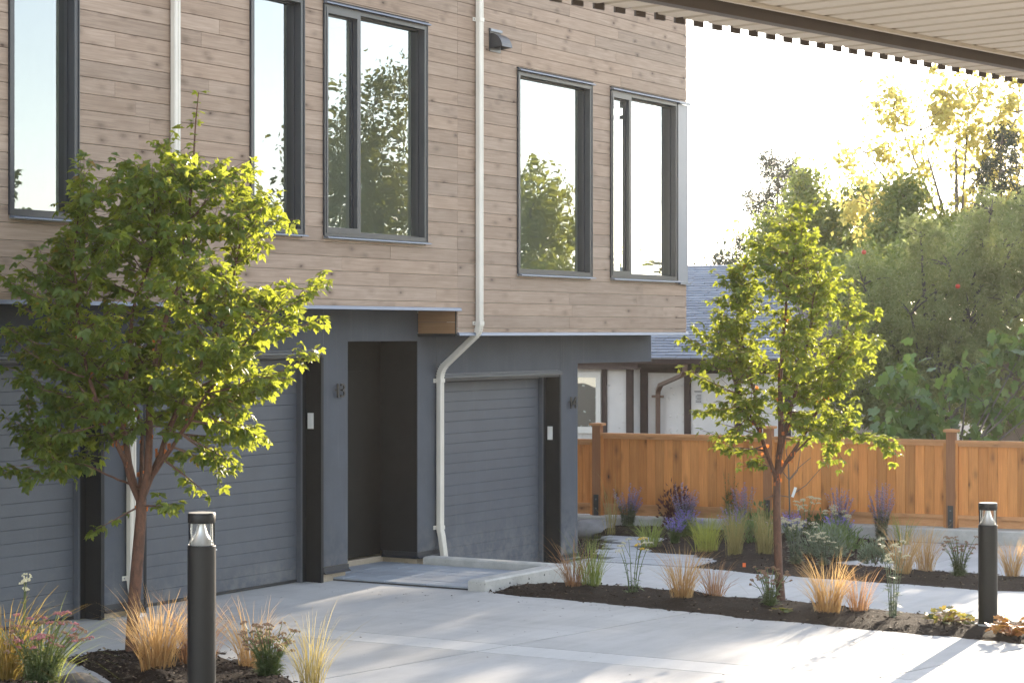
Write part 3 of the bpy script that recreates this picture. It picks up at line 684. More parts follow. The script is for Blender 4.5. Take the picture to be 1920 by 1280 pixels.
tr = MB(); tr.box(20.806, 20.8155, DS + 0.03, DG - 0.002, 2.645, 2.678); tr.box(20.808, 20.8155, DS + 0.0205, DS + 0.029, 2.68, 2.944); hb(tr, "return_trim", M['dark'])
# ground-floor walls
gw = MB(); W_ = lambda x0, x1, z0, z1, y1=14.9: gw.box(x0, x1, DG, y1, z0, z1)
d12, d13, d14 = (12.45, 15.454), (16.02, 18.957), (21.30, 24.152)
W_(X_L, 12.449, 0.13, 2.944); W_(12.4505, 15.4535, 2.51, 2.944, 14.0); W_(15.4545, 16.0195, 0.13, 2.944, 14.0); W_(16.0205, 18.9565, 2.51, 2.944, 14.0)
W_(18.9575, 19.415, 0.165, 2.944, 14.9); W_(19.4155, 20.8065, 2.595, 2.944, 14.9); W_(20.807, 21.2995, 0.165, 2.660, 14.9)
W_(21.3005, 24.1515, 2.21, 2.660, 14.0); W_(24.1525, 24.594, -0.165, 2.660, 14.9); W_(24.5945, 26.689, 2.29, 2.660, 14.3)
hb(gw, "garage_wall", M['stucco'])
gb = MB(); gb.box(24.3, 24.5935, 14.901, 21.0, -0.4, 2.66); gb.box(X_L, 24.29, 20.8, 21.0, -0.4, 2.94); hb(gb, "side_wall", M['stucco'])
rv = MB()
for x, z0, z1 in ((18.957, 2.515, 2.943), (21.215, 2.0, 2.659), (24.155, 2.215, 2.659), (16.02, 2.515, 2.943)): rv.box(x - 0.003, x + 0.003, DG - 0.003, DG - 0.0005, z0, z1)
hb(rv, "panel_reveal", M['door'])
# recess behind unit 13's entry
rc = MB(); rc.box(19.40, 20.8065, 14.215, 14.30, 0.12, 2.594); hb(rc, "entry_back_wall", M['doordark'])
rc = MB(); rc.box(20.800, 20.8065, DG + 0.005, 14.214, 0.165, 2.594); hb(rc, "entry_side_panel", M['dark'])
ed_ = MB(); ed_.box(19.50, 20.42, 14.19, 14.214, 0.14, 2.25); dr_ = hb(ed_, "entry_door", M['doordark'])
MB().lathe([(0.026, 0), (0.026, 0.02)], (19.62, 14.185, 1.05), 12).build("door_knob", M['bronze'], dr_)
# foundations and base flashing
for x0, x1, z0, z1 in ((15.47, 16.0, -0.3, 0.085), (18.98, 19.40, -0.3, 0.085), (20.825, 21.28, -0.4, 0.10), (24.17, 24.57, -0.5, -0.235)):
    fd = MB(); fd.box(x0, x1, DG + 0.02, 14.6, z0, z1); hb(fd, "foundation", M['found'])
fd = MB(); fd.box(19.405, 20.82, 14.18, 14.6, -0.3, 0.10); fd.box(20.812, 20.8245, DG + 0.02, 14.1801, -0.3, 0.0999)
hb(fd, "foundation", M['found'])
bpr = [(0, 0.02, 0.075), (0, -0.004, 0.075), (0, -0.006, 0.025), (0, -0.034, 0.008), (0, -0.034, 0.0), (0, 0.02, 0.0)]
for x0, x1, z in ((15.462, 16.012, 0.058), (18.965, 19.43, 0.085), (20.80, 21.292, 0.09), (24.16, 24.62, -0.243)):
    bf = MB(); bf.extrude([(p[0], p[1], p[2] + z) for p in bpr], (x0, DG, 0), (x1, DG, 0)); hb(bf, "base_flashing", M['frame'])
bf = MB()
bf.extrude([(0.0, 0, 0.075 + 0.09), (-0.008, 0, 0.075 + 0.09), (-0.010, 0, 0.115), (-0.034, 0, 0.098), (-0.034, 0, 0.09), (0, 0, 0.09)], (20.7995, DG + 0.001, 0), (20.7995, 14.18, 0))
hb(bf, "base_flashing", M['frame'])
# garage doors: four sections, five strips each, grooves cut between
def garage_door(x0, x1, ztop, zbot):
    root = MB(); root.box(x0 + 0.01, x1 - 0.01, DD + 0.05, DD + 0.06, zbot, ztop); o = hb(root, "garage_door", M['door'])
    sec = (ztop + 0.10 - zbot) / 4
    for k in range(4):
        b = MB(); za = zbot + k * sec; strips = [0.235, 0.191, 0.191, 0.191, 0.192]; z = za
        z_ = za
        for j, s in enumerate(reversed(strips)):
            h = s * sec; z0, z1 = z_, min(z_ + h, ztop + 0.02); z_ += h
            if z1 - z0 < 0.01: continue
            c, gp = 0.005, 0.0035
            b.extrude([(0, 0.045, z0 + 0.0002), (0, 0.0, z0 + 0.0002), (0, 0.0, z1 - 0.007), (0, 0.007, z1), (0, 0.045, z1)], (x0 + 0.008, DD, 0), (x1 - 0.008, DD, 0))
        b.build("door_section", M['door'], o)
    MB().box(x0 + 0.008, x1 - 0.008, DD - 0.004, DD + 0.045, zbot - 0.030, zbot - 0.001).build("bottom_seal", M['bracket'], o)
    return o
def door_trim(x0, x1, z0, z1):
    t = MB(); t.box(x1 - 0.115, x1 - 0.035, DG + 0.20, DD - 0.001, z0, z1 - 0.05); t.box(x1 - 0.035, x1 - 0.001, DG - 0.006, DD + 0.01, z0, z1 - 0.05)
    t.box(x1 - 0.0525, x1 - 0.035, DG - 0.012, DG + 0.03, z0, z1 - 0.051); hb(t, "door_jamb", M['dark'])
    t = MB(); t.box(x0 + 0.001, x0 + 0.035, DG - 0.006, DD + 0.01, z0, z1 - 0.05); t.box(x0 + 0.035, x0 + 0.115, DG + 0.20, DD - 0.001, z0, z1 - 0.05); hb(t, "door_jamb", M['dark'])
    h = MB(); h.extrude([(0, 0.25, -0.002), (0, -0.008, -0.002), (0, -0.014, -0.022), (0, -0.03, -0.030), (0, -0.034, -0.052), (0, -0.008, -0.058), (0, -0.008, -0.085), (0, 0.25, -0.085)], (x0 + 0.002, DG, z1), (x1 - 0.002, DG, z1))
    hb(h, "door_head_trim", M['frame'])
    s = MB(); s.box(x1 - 0.145, x1 - 0.116, DG + 0.19, DD - 0.002, z0, z1 - 0.086); hb(s, "weather_strip", M['door'])
garage_door(d13[0] + 0.05, d13[1] - 0.05, 2.45, 0.035); door_trim(*d13, 0.0, 2.51)
garage_door(d12[0] + 0.05, d12[1] - 0.05, 2.45, 0.035); door_trim(*d12, 0.0, 2.51)
garage_door(d14[0] + 0.05, d14[1] - 0.05, 2.15, -0.245); door_trim(*d14, -0.28, 2.21)
# white keypads on the jambs
for x, z in ((18.921, 1.74), (24.116, 1.40)):
    b = MB(); b.box(x - 0.022, x - 0.0005, DG + 0.10, DG + 0.165, z - 0.085, z + 0.085); b.box(x - 0.026, x - 0.0225, DG + 0.11, DG + 0.155, z - 0.07, z + 0.07)
    hb(b, "keypad", M['white'])
# house numbers
def digits(txt, x, z, h):
    cu = bpy.data.curves.new("t", 'FONT'); cu.body = txt; cu.size = h * 1.38; cu.extrude = 0.008; cu.align_x = 'CENTER'; cu.space_character = 1.22
    tmp = bpy.data.objects.new("t", cu); col.objects.link(tmp)
    dg_ = bpy.context.evaluated_depsgraph_get(); me = bpy.data.meshes.new_from_object(tmp.evaluated_get(dg_)); bpy.data.objects.remove(tmp)
    me.transform(Matrix.Translation((x, DG - 0.035, z - h / 2)) @ Matrix.Rotation(R(90), 4, 'X')); me.materials.clear(); me.materials.append(M['bronze'])
    me.name = "house_number"; o = bpy.data.objects.new("house_number", me); o.location = -house_off; link(o, house)
    p = MB()
    p.tube([(x, DG - 0.03, z), (x, DG, z)], 0.006, 6)
    p.build("stand_off_pin", M['bronze'], o)
for t_, x_, z_ in (("1", 19.180, 2.067), ("3", 19.275, 2.067), ("1", 24.36, 1.79), ("4", 24.455, 1.79)): digits(t_, x_, z_, 0.16)
# exhaust hood
vx, vz = 21.62, 6.10; vh = MB(); hw = 0.125
vh.box(vx - hw, vx + hw, DS - 0.014, DS - 0.002, vz - 0.13, vz + 0.14)
o_v = hb(vh, "vent_hood", M['frame'])
cv = MB(); prof = []
for k in range(9):
    a = k / 8 * R(82); prof.append((-0.015 - 0.165 * math.sin(a), 0.085 - 0.19 * (1 - math.cos(a)) ))
n = 0
for (y, z), (y2, z2) in zip(prof[:-1], prof[1:]): cv.quad((vx - hw + .01, DS + y, vz + z), (vx + hw - .01, DS + y, vz + z), (vx + hw - .01, DS + y2, vz + z2), (vx - hw + .01, DS + y2, vz + z2))
for xx in (vx - hw + .01, vx + hw - .01): cv.poly([(xx, DS + y, vz + z) for y, z in prof] + [(xx, DS - 0.015, vz + prof[-1][1] - 0.01)])
cv.build("cowl", M['frame'], o_v)
MB().box(vx - hw - .005, vx + hw + .005, DS - 0.035, DS - 0.0145, vz + 0.105, vz + 0.135).build("hood_lip", M['flash'], o_v)

# downspouts (parts of the building)
def downspout(x, zbot_pts, jog_top, jog_bot, straps, base):
    w, d = 0.043, 0.033; c = 0.01
    prof = [(-w, -d + c), (-w + c, -d), (-0.012, -d), (-0.008, -d + 0.007), (0.008, -d + 0.007), (0.012, -d), (w - c, -d), (w, -d + c), (w, d - c), (w - c, d), (-w + c, d), (-w, d - c)]
    ys, yg = DS - 0.045, DG - 0.045
    P = [(x, ys, Z_TOP - 0.05), (x, ys, jog_top + 0.10)]
    dz = (jog_top - jog_bot)
    v1 = Vector((0, 0, -1)); v2 = Vector((0, yg - ys, -dz)).normalized()
    def elbow(c0, va, vb, r=0.10, k=7):
        out = []
        for i in range(k + 1):
            t = i / k; p = Vector(c0) + (-va * r) * (1 - t) ** 2 + vb * r * t * t; out.append(tuple(p))
        return out
    P += elbow((x, ys, jog_top), v1, v2) + elbow((x, yg, jog_bot), v2, v1)
    P += zbot_pts
    b = MB(); b.sweep(P, prof, (1, 0, 0)); o = hb(b, "downspout", M['cream'], house, False)
    # crimped elbow ribs
    rb = MB()
    for c0, va, vb in (((x, ys, jog_top), v1, v2), ((x, yg, jog_bot), v2, v1)):
        e = [Vector(p) for p in elbow(c0, va, vb, 0.10, 14)]
        for i in range(2, 13, 2):
            t = (e[i + 1] - e[i - 1]).normalized(); nn = Vector((1, 0, 0)).cross(t)
            rb.obox(e[i], (1, 0, 0), w + 0.002, nn, d + 0.002, t, 0.004)
    rb.build("elbow_crimp", M['cream'], o)
    for y, z in straps:
        s = MB(); s.box(x - w - 0.004, x + w + 0.004, y - d - 0.003, y + d + 0.008, z - 0.022, z + 0.022); s.box(x - w - 0.045, x - w - 0.0045, y + d - 0.002, y + d + 0.008, z - 0.022, z + 0.022)
        s.build("strap", M['cream'], o)
        MB().tube([(x - w - 0.026, y + d - 0.003, z), (x - w - 0.026, y + d - 0.009, z)], 0.007, 8).build("screw", M['flash'], o)
    if base:
        MB().lathe([(0.085, 0), (0.085, 0.025), (0.06, 0.03)], (x, base[0], base[1]), 20).build("drain_collar", M['white'], o)
    return o
yg = DG - 0.045
downspout(21.219, [(21.219, yg, 0.40), (21.219, yg - 0.02, 0.32), (21.219, yg - 0.06, 0.05)], 2.70, 2.26, [(DS - 0.045, 6.30), (DS - 0.045, 2.80), (yg, 2.13), (yg, 0.42)], None)
downspout(15.79, [(15.79, yg, 0.36), (15.79, yg - 0.01, 0.28), (15.785, yg - 0.045, 0.16), (15.785, yg - 0.05, 0.02)], 2.98, 2.52, [(DS - 0.045, 6.6), (yg, 2.40), (yg, 0.36)], (yg - 0.05, 0.0))

# ------------------------------------------------------------------ fence
fence = empty("cedar_fence", tuple(fp(0, 0, -0.1))); FO = Vector(fence.location)
tag(fence, "low stained cedar board fence with capped posts along the back of the beds", 'fence')
def fb(mb, name, m):
    o = mb.build(name, m, fence); o.location = -FO; return o
def fbox(s0, s1, o0, o1, z0, z1):
    b = MB(); c = fp((s0 + s1) / 2, (o0 + o1) / 2, (z0 + z1) / 2); b.obox(c, fdir, (s1 - s0) / 2, fnor, (o1 - o0) / 2, UP, (z1 - z0) / 2); return b
posts = [-2.85, -0.13, 2.58, 5.29, 8.00, 10.7]
for i, s in enumerate(posts):
    fb(fbox(s - 0.065, s + 0.065, -0.065, 0.065, -0.10, 1.27), "post", M['cedar_post'])
    cpz = fbox(s - 0.10, s + 0.10, -0.10, 0.10, 1.2705, 1.305); c = fp(s, 0, 1.318); n = len(cpz.v)
    cpz.v += [tuple(c)] ; cpz.f += [(4, 5, n), (5, 6, n), (6, 7, n), (7, 4, n)]; fb(cpz, "post_cap", M['cedar_h'])
    br = fbox(s - 0.04, s + 0.04, 0.0655, 0.072, -0.10, 0.22)
    o = fb(br, "post_bracket", M['bracket'])
    for dz in (0.0, 0.14): MB().tube([tuple(fp(s, 0.071, dz + 0.01)), tuple(fp(s, 0.084, dz + 0.01))], 0.012, 8).build("bolt", M['flash'], o)
for i in range(len(posts) - 1):
    a, b = posts[i] + 0.066, posts[i + 1] - 0.066
    top = 1.16 if i >= 1 else 1.06
    if i >= 1: top -= 0.004 * (i - 1)
    fb(fbox(a, b, -0.055, 0.062, top - 0.042, top), "top_rail", M['cedar_h'])
    fb(fbox(a + 0.04, b - 0.04, 0.012, 0.044, top - 0.085, top - 0.0425), "trim_rail", M['cedar_h'])
    fb(fbox(a, a + 0.039, -0.02, 0.048, -0.095, top - 0.0425), "side_trim", M['cedar'])
    fb(fbox(b - 0.039, b, -0.02, 0.048, -0.095, top - 0.0425), "side_trim", M['cedar'])
    fb(fbox(a + 0.04, b - 0.04, 0.0115, 0.056, 0.035, 0.085), "bottom_rail", M['cedar_h'])
    fb(fbox(a + 0.04, b - 0.04, -0.01, 0.018, -0.085, 0.034), "kickboard", M['cedar_h'])
    n = round((b - a - 0.08) / 0.142); wd = (b - a - 0.08) / n
    for k in range(n):
        s0 = a + 0.04 + k * wd; pr_ = random.uniform(-0.002, 0.002)
        z0, z1 = 0.05, top - 0.05
        bb = MB(); c = 0.004
        P = [(s0 + 0.0015, -0.012), (s0 + wd - 0.0015, -0.012), (s0 + wd - 0.0015, 0.007 + pr_), (s0 + wd - 0.0015 - c, 0.011 + pr_), (s0 + 0.0015 + c, 0.011 + pr_), (s0 + 0.0015, 0.007 + pr_)]
        bb.extrude([fdir * s + fnor * o_ for s, o_ in P], FA + UP * z0, FA + UP * z1)
        fb(bb, "fence_board", M['cedar'])

# ------------------------------------------------------------------ neighbour's house
nh = empty("neighbour_house", (33.0, 15.0, -0.6)); NO = Vector(nh.location)
tag(nh, "single-storey white stucco house with brown timbers and grey shingle roof beyond the fence", 'house')
def nb(mb, name, m, parent=None):
    o = mb.build(name, m, parent or nh)
    if parent is None: o.location = -NO
    return o
YL, YR = 23.0, 14.15
w1 = MB(); w1.box(32.75, 33.0, 17.14, YL, -0.6, 2.27); nb(w1, "wing_wall", M['stuccowhite'])
w2 = MB(); w2.box(33.0, 33.3, YR, 17.139, -0.6, 2.36); w2.box(41.2, 41.5, YR + .31, YL, -0.6, 2.3); w2.box(33.301, 41.5, YR, YR + 0.3, -0.6, 2.2); nb(w2, "wall", M['stuccowhite'])
# lumpy trowel marks on the stucco
tw = MB()
for _ in range(210):
    wing = random.random() < 0.3
    y = random.uniform(17.2, 18.8) if wing else random.uniform(14.3, 16.9); z = random.uniform(0.2, 1.95); x = 32.75 if wing else 33.0
    r = random.uniform(0.03, 0.065); a = random.uniform(0, 3.1); n = len(tw.v); tw.v.append((x - 0.014, y, z))
    for j in range(7):
        w = j * 2 * math.pi / 7; u, v_ = math.cos(w) * r * 0.55, math.sin(w) * r; tw.v.append((x + 0.004, y + u * math.cos(a) - v_ * math.sin(a), z + u * math.sin(a) + v_ * math.cos(a)))
    tw.f += [(n, n + 1 + j, n + 1 + (j + 1) % 7) for j in range(7)]
tag(nb(tw, "stucco_texture", M['stuccowhite']), kind='stuff')
for y0, y1, z0, z1, x in ((17.145, 17.28, -0.6, 2.055, 32.72), (17.66, 17.76, -0.6, 2.055, 32.725), (17.0, 17.135, -0.6, 1.999, 32.965), (16.18, 16.30, -0.6, 1.999, 32.97), (15.24, 15.36, -0.6, 1.999, 32.97), (14.35, 14.47, -0.6, 1.999, 32.97)):
    b = MB(); b.box(x, x + 0.06, y0, y1, z0, z1); nb(b, "timber", M['timber'])
b = MB(); b.box(32.965, 33.03, YR, 17.138, 2.0, 2.12); nb(b, "timber_plate", M['timber'])
b = MB(); b.box(32.60, 32.74, 17.0, YL, 2.06, 2.158); nb(b, "fascia_board", M['timberlight'])
b = MB(); b.box(32.60, 32.66, YR - 0.3, 16.995, 2.10, 2.24); nb(b, "fascia_board", M['timber'])
b = MB(); b.extrude([(0, 0, 0), (-0.11, 0, 0), (-0.13, 0, 0.10), (-0.11, 0, 0.11), (0, 0, 0.11)], (32.60, YR - 0.35, 2.16), (32.60, YL, 2.16)); nb(b, "gutter", M['gutter'])
b = MB(); b.sweep([(32.53, 16.06, 2.16), (32.53, 16.07, 2.04), (32.56, 16.14, 1.97), (32.80, 16.66, 1.80), (32.91, 16.76, 1.70), (32.92, 16.77, 1.6), (32.92, 16.77, -0.4)], [(-0.04, -0.03), (0.04, -0.03), (0.04, 0.03), (-0.04, 0.03)], (0.5, -0.8, 0.1))
dso = nb(b, "house_downspout", M['gutter'])
b = MB(); b.box(32.86, 32.985, 16.69, 16.86, 1.58, 1.62); b.build("strap", M['gutter'], dso)
# window
wy0, wy1, wz0, wz1 = 17.77, 18.8, 0.95, 2.0
b = MB(); t_ = 0.09
b.box(32.70, 32.76, wy0, wy0 + t_, wz0, wz1); b.box(32.70, 32.76, wy1 - t_, wy1, wz0, wz1); b.box(32.70, 32.76, wy0 + t_, wy1 - t_, wz1 - t_, wz1); b.box(32.70, 32.76, wy0 + t_, wy1 - t_, wz0, wz0 + t_ + .02); b.box(32.70, 32.76, wy0 + 0.52, wy0 + 0.60, wz0 + t_ + .02, wz1 - t_)
wo = nb(b, "window", M['white'])
for a_0, a_1 in ((wy0 + t_, wy0 + 0.52), (wy0 + 0.60, wy1 - t_)):
    MB().quad((32.735, a_0, wz0 + t_ + .02), (32.735, a_1, wz0 + t_ + .02), (32.735, a_1, wz1 - t_), (32.735, a_0, wz1 - t_)).build("pane", M['glass'], wo)
b = MB(); b.box(32.745, 32.749, wy0 + 0.02, wy1 - 0.02, wz0 + 0.02, wz1 - 0.02); b.build("dark_backing", M['doordark'], wo)
# notice on the wall
b = MB(); b.box(32.985, 32.997, 15.97, 16.10, 1.48, 1.69); no_ = nb(b, "notice", M['paper'])
b = MB()
for k in range(6): b.box(32.982, 32.9845, 15.985, 16.085 - 0.02 * (k % 3 == 2), 1.51 + 0.024 * k, 1.520 + 0.024 * k)
b.box(32.980, 32.9845, 15.96, 16.11, 1.685, 1.70); b.build("printed_line", M['ink'], no_)
# roof with shingle courses
rx0, rz0, rx1, rz1 = 32.46, 2.255, 37.4, 3.97
YH = 16.5
b = MB(); y0_ = YR - 0.35
top = [(rx0, y0_, rz0), (rx0, YL, rz0), (rx1, YL, rz1), (rx1, YH, rz1), (42.3, y0_, rz0), (42.3, YL, rz0)]
b.v += top + [(x, y, z - 0.09) for x, y, z in top]
b.f += [(0, 3, 2, 1), (0, 4, 3), (4, 5, 2, 3), (6, 7, 8, 9), (6, 9, 10), (10, 9, 8, 11), (0, 1, 7, 6), (4, 0, 6, 10), (5, 4, 10, 11), (1, 2, 8, 7), (2, 5, 11, 8)]
ro = nb(b, "roof", M['timber'])
hipf = MB()
cs_ = MB(); nC = 36; sl = Vector((rx1 - rx0, 0, rz1 - rz0)); up_ = Vector((-sl.z, 0, sl.x)).normalized()
for k in range(nC):
    p0 = Vector((rx0 - 0.03, 0, rz0 - 0.01)) + sl * (k / nC); p1 = Vector((rx0 - 0.03, 0, rz0 - 0.01)) + sl * ((k + 1.1) / nC)
    y = YR - 0.36 + (YH - YR + 0.35) * (k / nC)
    while y < YL:
        y2 = y + random.uniform(0.22, 0.36); th = random.uniform(0.014, 0.024); dn = random.uniform(-0.012, 0.012)
        q0 = p0 - sl.normalized() * dn
        cs_.quad(q0 + up_ * (th + 0.012) + Vector((0, y, 0)), q0 + up_ * (th + 0.012) + Vector((0, y2 - 0.006, 0)), p1 + up_ * 0.008 + Vector((0, y2 - 0.006, 0)), p1 + up_ * 0.008 + Vector((0, y, 0)))
        cs_.quad(q0 + up_ * 0.002 + Vector((0, y, 0)), q0 + up_ * 0.002 + Vector((0, y2 - 0.006, 0)), q0 + up_ * (th + 0.012) + Vector((0, y2 - 0.006, 0)), q0 + up_ * (th + 0.012) + Vector((0, y, 0)))
        y = y2
tag(cs_.build("shingle", M['shingle'], ro), kind='stuff')
# beige shed further right
shd = MB(); shd.box(36.0, 39.0, 7.5, 12.0, -0.6, 2.3); s_o = empty("garden_shed", (37.5, 9.7, -0.6)); tag(s_o, "plain beige shed wall half hidden behind the trees beyond the fence", 'shed')
o = shd.build("wall", M['shed'], s_o); o.location = (-37.5, -9.7, 0.6)
b = MB(); b.extrude([(35.8, 0, 2.3), (37.5, 0, 2.75), (39.2, 0, 2.3), (39.2, 0, 2.22), (35.8, 0, 2.22)], (0, 7.3, 0), (0, 12.2, 0)); o = b.build("roof", M['timber'], s_o); o.location = (-37.5, -9.7, 0.6)

# ------------------------------------------------------------------ carport canopy at the top right
can = empty("carport_canopy", (10.0, 0.0, 0.0)); CO = Vector(can.location)
tag(can, "overhanging carport roof with ribbed beige underside and dark edge beam", 'canopy')
ce = Vector((0.982, -0.188, 0)).normalized(); cn = Vector((ce.y, -ce.x, 0))      # cn points under the roof (towards -Y)
if cn.y > 0: cn = -cn
CE = Vector((10.3, 4.42, 0)); HZ = 4.20
def cb(mb, name, m):
    o = mb.build(name, m, can); o.location = -CO; return o
dk = MB(); pit = 0.20; n0, n1 = -20, 35
prof = []
for k in range(n0, n1):
    s = k * pit; prof += [(s, 0.0), (s + 0.145, 0.0), (s + 0.155, 0.022), (s + 0.190, 0.022)]
prof.append((n1 * pit, 0.0))
L_ = 9.0
for (a, za), (b, zb_) in zip(prof[:-1], prof[1:]):
    A, B = CE + ce * a, CE + ce * b
    dk.quad(A + UP * (HZ + za), B + UP * (HZ + zb_), B + cn * L_ + UP * (HZ + zb_), A + cn * L_ + UP * (HZ + za))
    dk.quad(A + UP * (HZ + za + 0.003), A + cn * L_ + UP * (HZ + za + 0.003), B + cn * L_ + UP * (HZ + zb_ + 0.003), B + UP * (HZ + zb_ + 0.003))
    dk.quad(A + UP * (HZ + za), A + UP * (HZ + za + 0.003), B + UP * (HZ + zb_ + 0.003), B + UP * (HZ + zb_))
cb(dk, "roof_deck", M['deck'])
def cbeam(off, w, h, ztop=HZ - 0.001):
    b = MB(); c = CE + ce * ((n0 + n1) / 2 * pit) + cn * off + UP * (ztop - h / 2); b.obox(c, ce, (n1 - n0) / 2 * pit, cn, w / 2, UP, h / 2); return b
cb(cbeam(0.46, 0.06, 0.060), "edge_beam", M['beam']); cb(cbeam(0.55, 0.02, 0.018), "edge_trim", M['deck'])
tt = MB(); tp_ = 0.152; K0, K1 = int(n0 * pit / tp_), int(n1 * pit / tp_)
for k in range(K0, K1):
    for sa, sb, zl in ((0.0, 0.075, -0.025), (0.075, tp_, 0.008)):
        A_, B_ = CE + ce * (k * tp_ + sa), CE + ce * (k * tp_ + sb); tt.obox((A_ + B_) / 2 - cn * 0.006 + UP * (HZ + (zl + 0.04) / 2), ce, (sb - sa) / 2, cn, 0.005, UP, (0.04 - zl) / 2)
tag(cb(tt, "toothed_edge_strip", M['beam']), kind='stuff')
cb(cbeam(6.6, 0.14, 0.16), "roof_beam", M['beam']); cb(cbeam(8.7, 0.12, 0.10), "roof_beam", M['beam'])
for s, o_ in ((-3.6, 6.6), (6.3, 6.6), (-3.6, 8.7), (6.3, 8.7)):
    p = CE + ce * s + cn * o_; b = MB(); b.box(p.x - 0.06, p.x + 0.06, p.y - 0.06, p.y + 0.06, 0.0, HZ - (0.162 if o_ < 7 else 0.102)); cb(b, "post", M['beam'])

# ------------------------------------------------------------------ bollards
def bollard(base, H, label, pad):
    e = empty("bollard_light", base); tag(e, label, 'bollard', 'black bollard lights in the planting beds')
    r = 0.0865; hb_ = H - 0.205
    MB().lathe([(r + 0.006, 0.0), (r + 0.006, 0.012), (r, 0.014), (r, hb_ - 0.002), (r - 0.004, hb_ + 0.002), (0.03, hb_ + 0.003)], sides=40).build("post", M['black'], e, True)
    MB().lathe([(r - 0.012, hb_ + 0.004), (0.058, hb_ + 0.03), (0.036, hb_ + 0.075), (0.022, hb_ + 0.125), (0.02, H - 0.066)], sides=32).build("reflector_cone", M['chrome'], e, True)
    MB().lathe([(r - 0.006, hb_ + 0.004), (r - 0.006, H - 0.066)], sides=40, caps=False).build("lens", M['lens'], e, True)
    for k in range(3):
        w = k * 2.094 + 0.6; MB().tube([(0.066 * math.cos(w), 0.066 * math.sin(w), hb_ + 0.003), (0.066 * math.cos(w), 0.066 * math.sin(w), H - 0.066)], 0.003, 6).build("rod", M['chrome'], e)
    cp_ = MB(); cp_.lathe([(0.02, H - 0.066), (r - 0.004, H - 0.066), (r - 0.002, H - 0.062), (r - 0.002, H - 0.008), (r - 0.006, H - 0.003)], sides=40, caps=False); co_ = cp_.build("cap", M['black'], e, True)
    MB().lathe([(r - 0.006, H - 0.003), (0.05, H), (0.001, H + 0.001)], sides=40, caps=False).build("cap_top", M['captop'], co_, True)
    MB().tube([(r * 0.92, -0.04, hb_ - 0.03), (r * 1.04, -0.045, hb_ - 0.03)], 0.005, 6).build("set_screw", M['chrome'], e)
    if pad: MB().lathe([(0.125, -0.20), (0.125, -0.012), (0.118, -0.002)], sides=24).build("concrete_footing", M['cast'], e)
    return e
bollard((10.36, 8.40, 0.41), 1.19, "black bollard light in front of the left maple, largest of the two", False)
bollard((19.14, 6.38, 0.045), 1.10, "black bollard light on a concrete footing, standing in the bed by the fence", True)

# ------------------------------------------------------------------ vegetation builders
def leaflet(L, W, teeth, fold=0.22, droop=0.25, ox=0.0):
    """half outlines of a toothed leaflet along +x; returns verts and 2 faces."""
    out = teeth; v = []; f = []
    mid = [(0, 0, 0), (0.5 * L, 0, -droop * 0.25 * L), (L, 0, -droop * L)]
    for sgn in (1, -1):
        n = len(v); v += mid
        pts = [(u * L, sgn * w * W, -droop * L * u * u + fold * w * W) for u, w in out]
        if sgn > 0:
            v += pts; f.append(tuple([n, n + 1, n + 2] + [n + 3 + i for i in reversed(range(len(pts)))]))
        else:
            v += pts; f.append(tuple([n + 2, n + 1, n] + [n + 3 + i for i in range(len(pts))]))
    return np.array(v), f
TEETH = [(0.18, 0.55), (0.40, 1.0), (0.50, 0.66), (0.70, 0.80), (0.76, 0.42)]
def trifoliate():
    V = []; F = []
    for ang, L, W in ((0, 1.0, 0.30), (R(62), 0.78, 0.26), (R(-62), 0.78, 0.26)):
        v, f = leaflet(L * 0.72, W * 0.72, TEETH, 0.25, 0.22)
        c, s = math.cos(ang), math.sin(ang); rot = np.array([[c, -s, 0], [s, c, 0], [0, 0, 1]])
        v = v @ rot.T; v[:, 0] += 0.24; n = len(V) if not len(V) else len(np.concatenate(V))
        V.append(v); F += [tuple(i + n for i in q) for q in f]
    st = np.array([(0, -0.008, 0), (0.25, -0.008, 0), (0.25, 0.008, 0), (0, 0.008, 0)]); n = len(np.concatenate(V)); V.append(st); F.append((n, n + 1, n + 2, n + 3))
    return np.concatenate(V), F
TRI_V, TRI_F = trifoliate()
def figleaf():
    P = [(0, 0), (-0.05, 0.12), (0.02, 0.30), (0.16, 0.33), (0.26, 0.20), (0.34, 0.36), (0.52, 0.38), (0.60, 0.22), (0.66, 0.14), (0.84, 0.16), (1.0, 0.0)]
    V = [(0.0, 0, 0), (0.35, 0, -0.02), (0.7, 0, -0.09), (1.0, 0, -0.22)]; F = []
    for sg in (1, -1):
        n = len(V); q = [(x, sg * y, -0.22 * x * x + 0.25 * y - 0.3 * y * y) for x, y in P[1:-1]]; V += q
        ids = [0] + [n + i for i in range(len(q))] + [3, 2, 1]
        F.append(tuple(reversed(ids)) if sg > 0 else tuple(ids))
    return np.array(V), F
FIG_V, FIG_F = figleaf()
def simple_leaf(w=0.5):
    return np.array([(0, 0, 0), (0.45, w / 2, 0.06), (1, 0, -0.12), (0.45, -w / 2, 0.06)]), [(0, 1, 2), (0, 2, 3)]

def rnd_unit(n):
    v = rng.normal(size=(n, 3)); return v / np.linalg.norm(v, axis=1, keepdims=True)

class Skeleton:
    """grows branch polylines; collects leaf sites."""
    def __init__(s): s.br = []; s.P = []; s.X = []; s.N = []; s.S = []
    def leaf(s, p, d, n, sz): s.P.append(p); s.X.append(d); s.N.append(n); s.S.append(sz)

def bez(a, b, c, n): return [a * (1 - t) ** 2 + b * (2 * t * (1 - t)) + c * t * t for t in np.linspace(0, 1, n)]

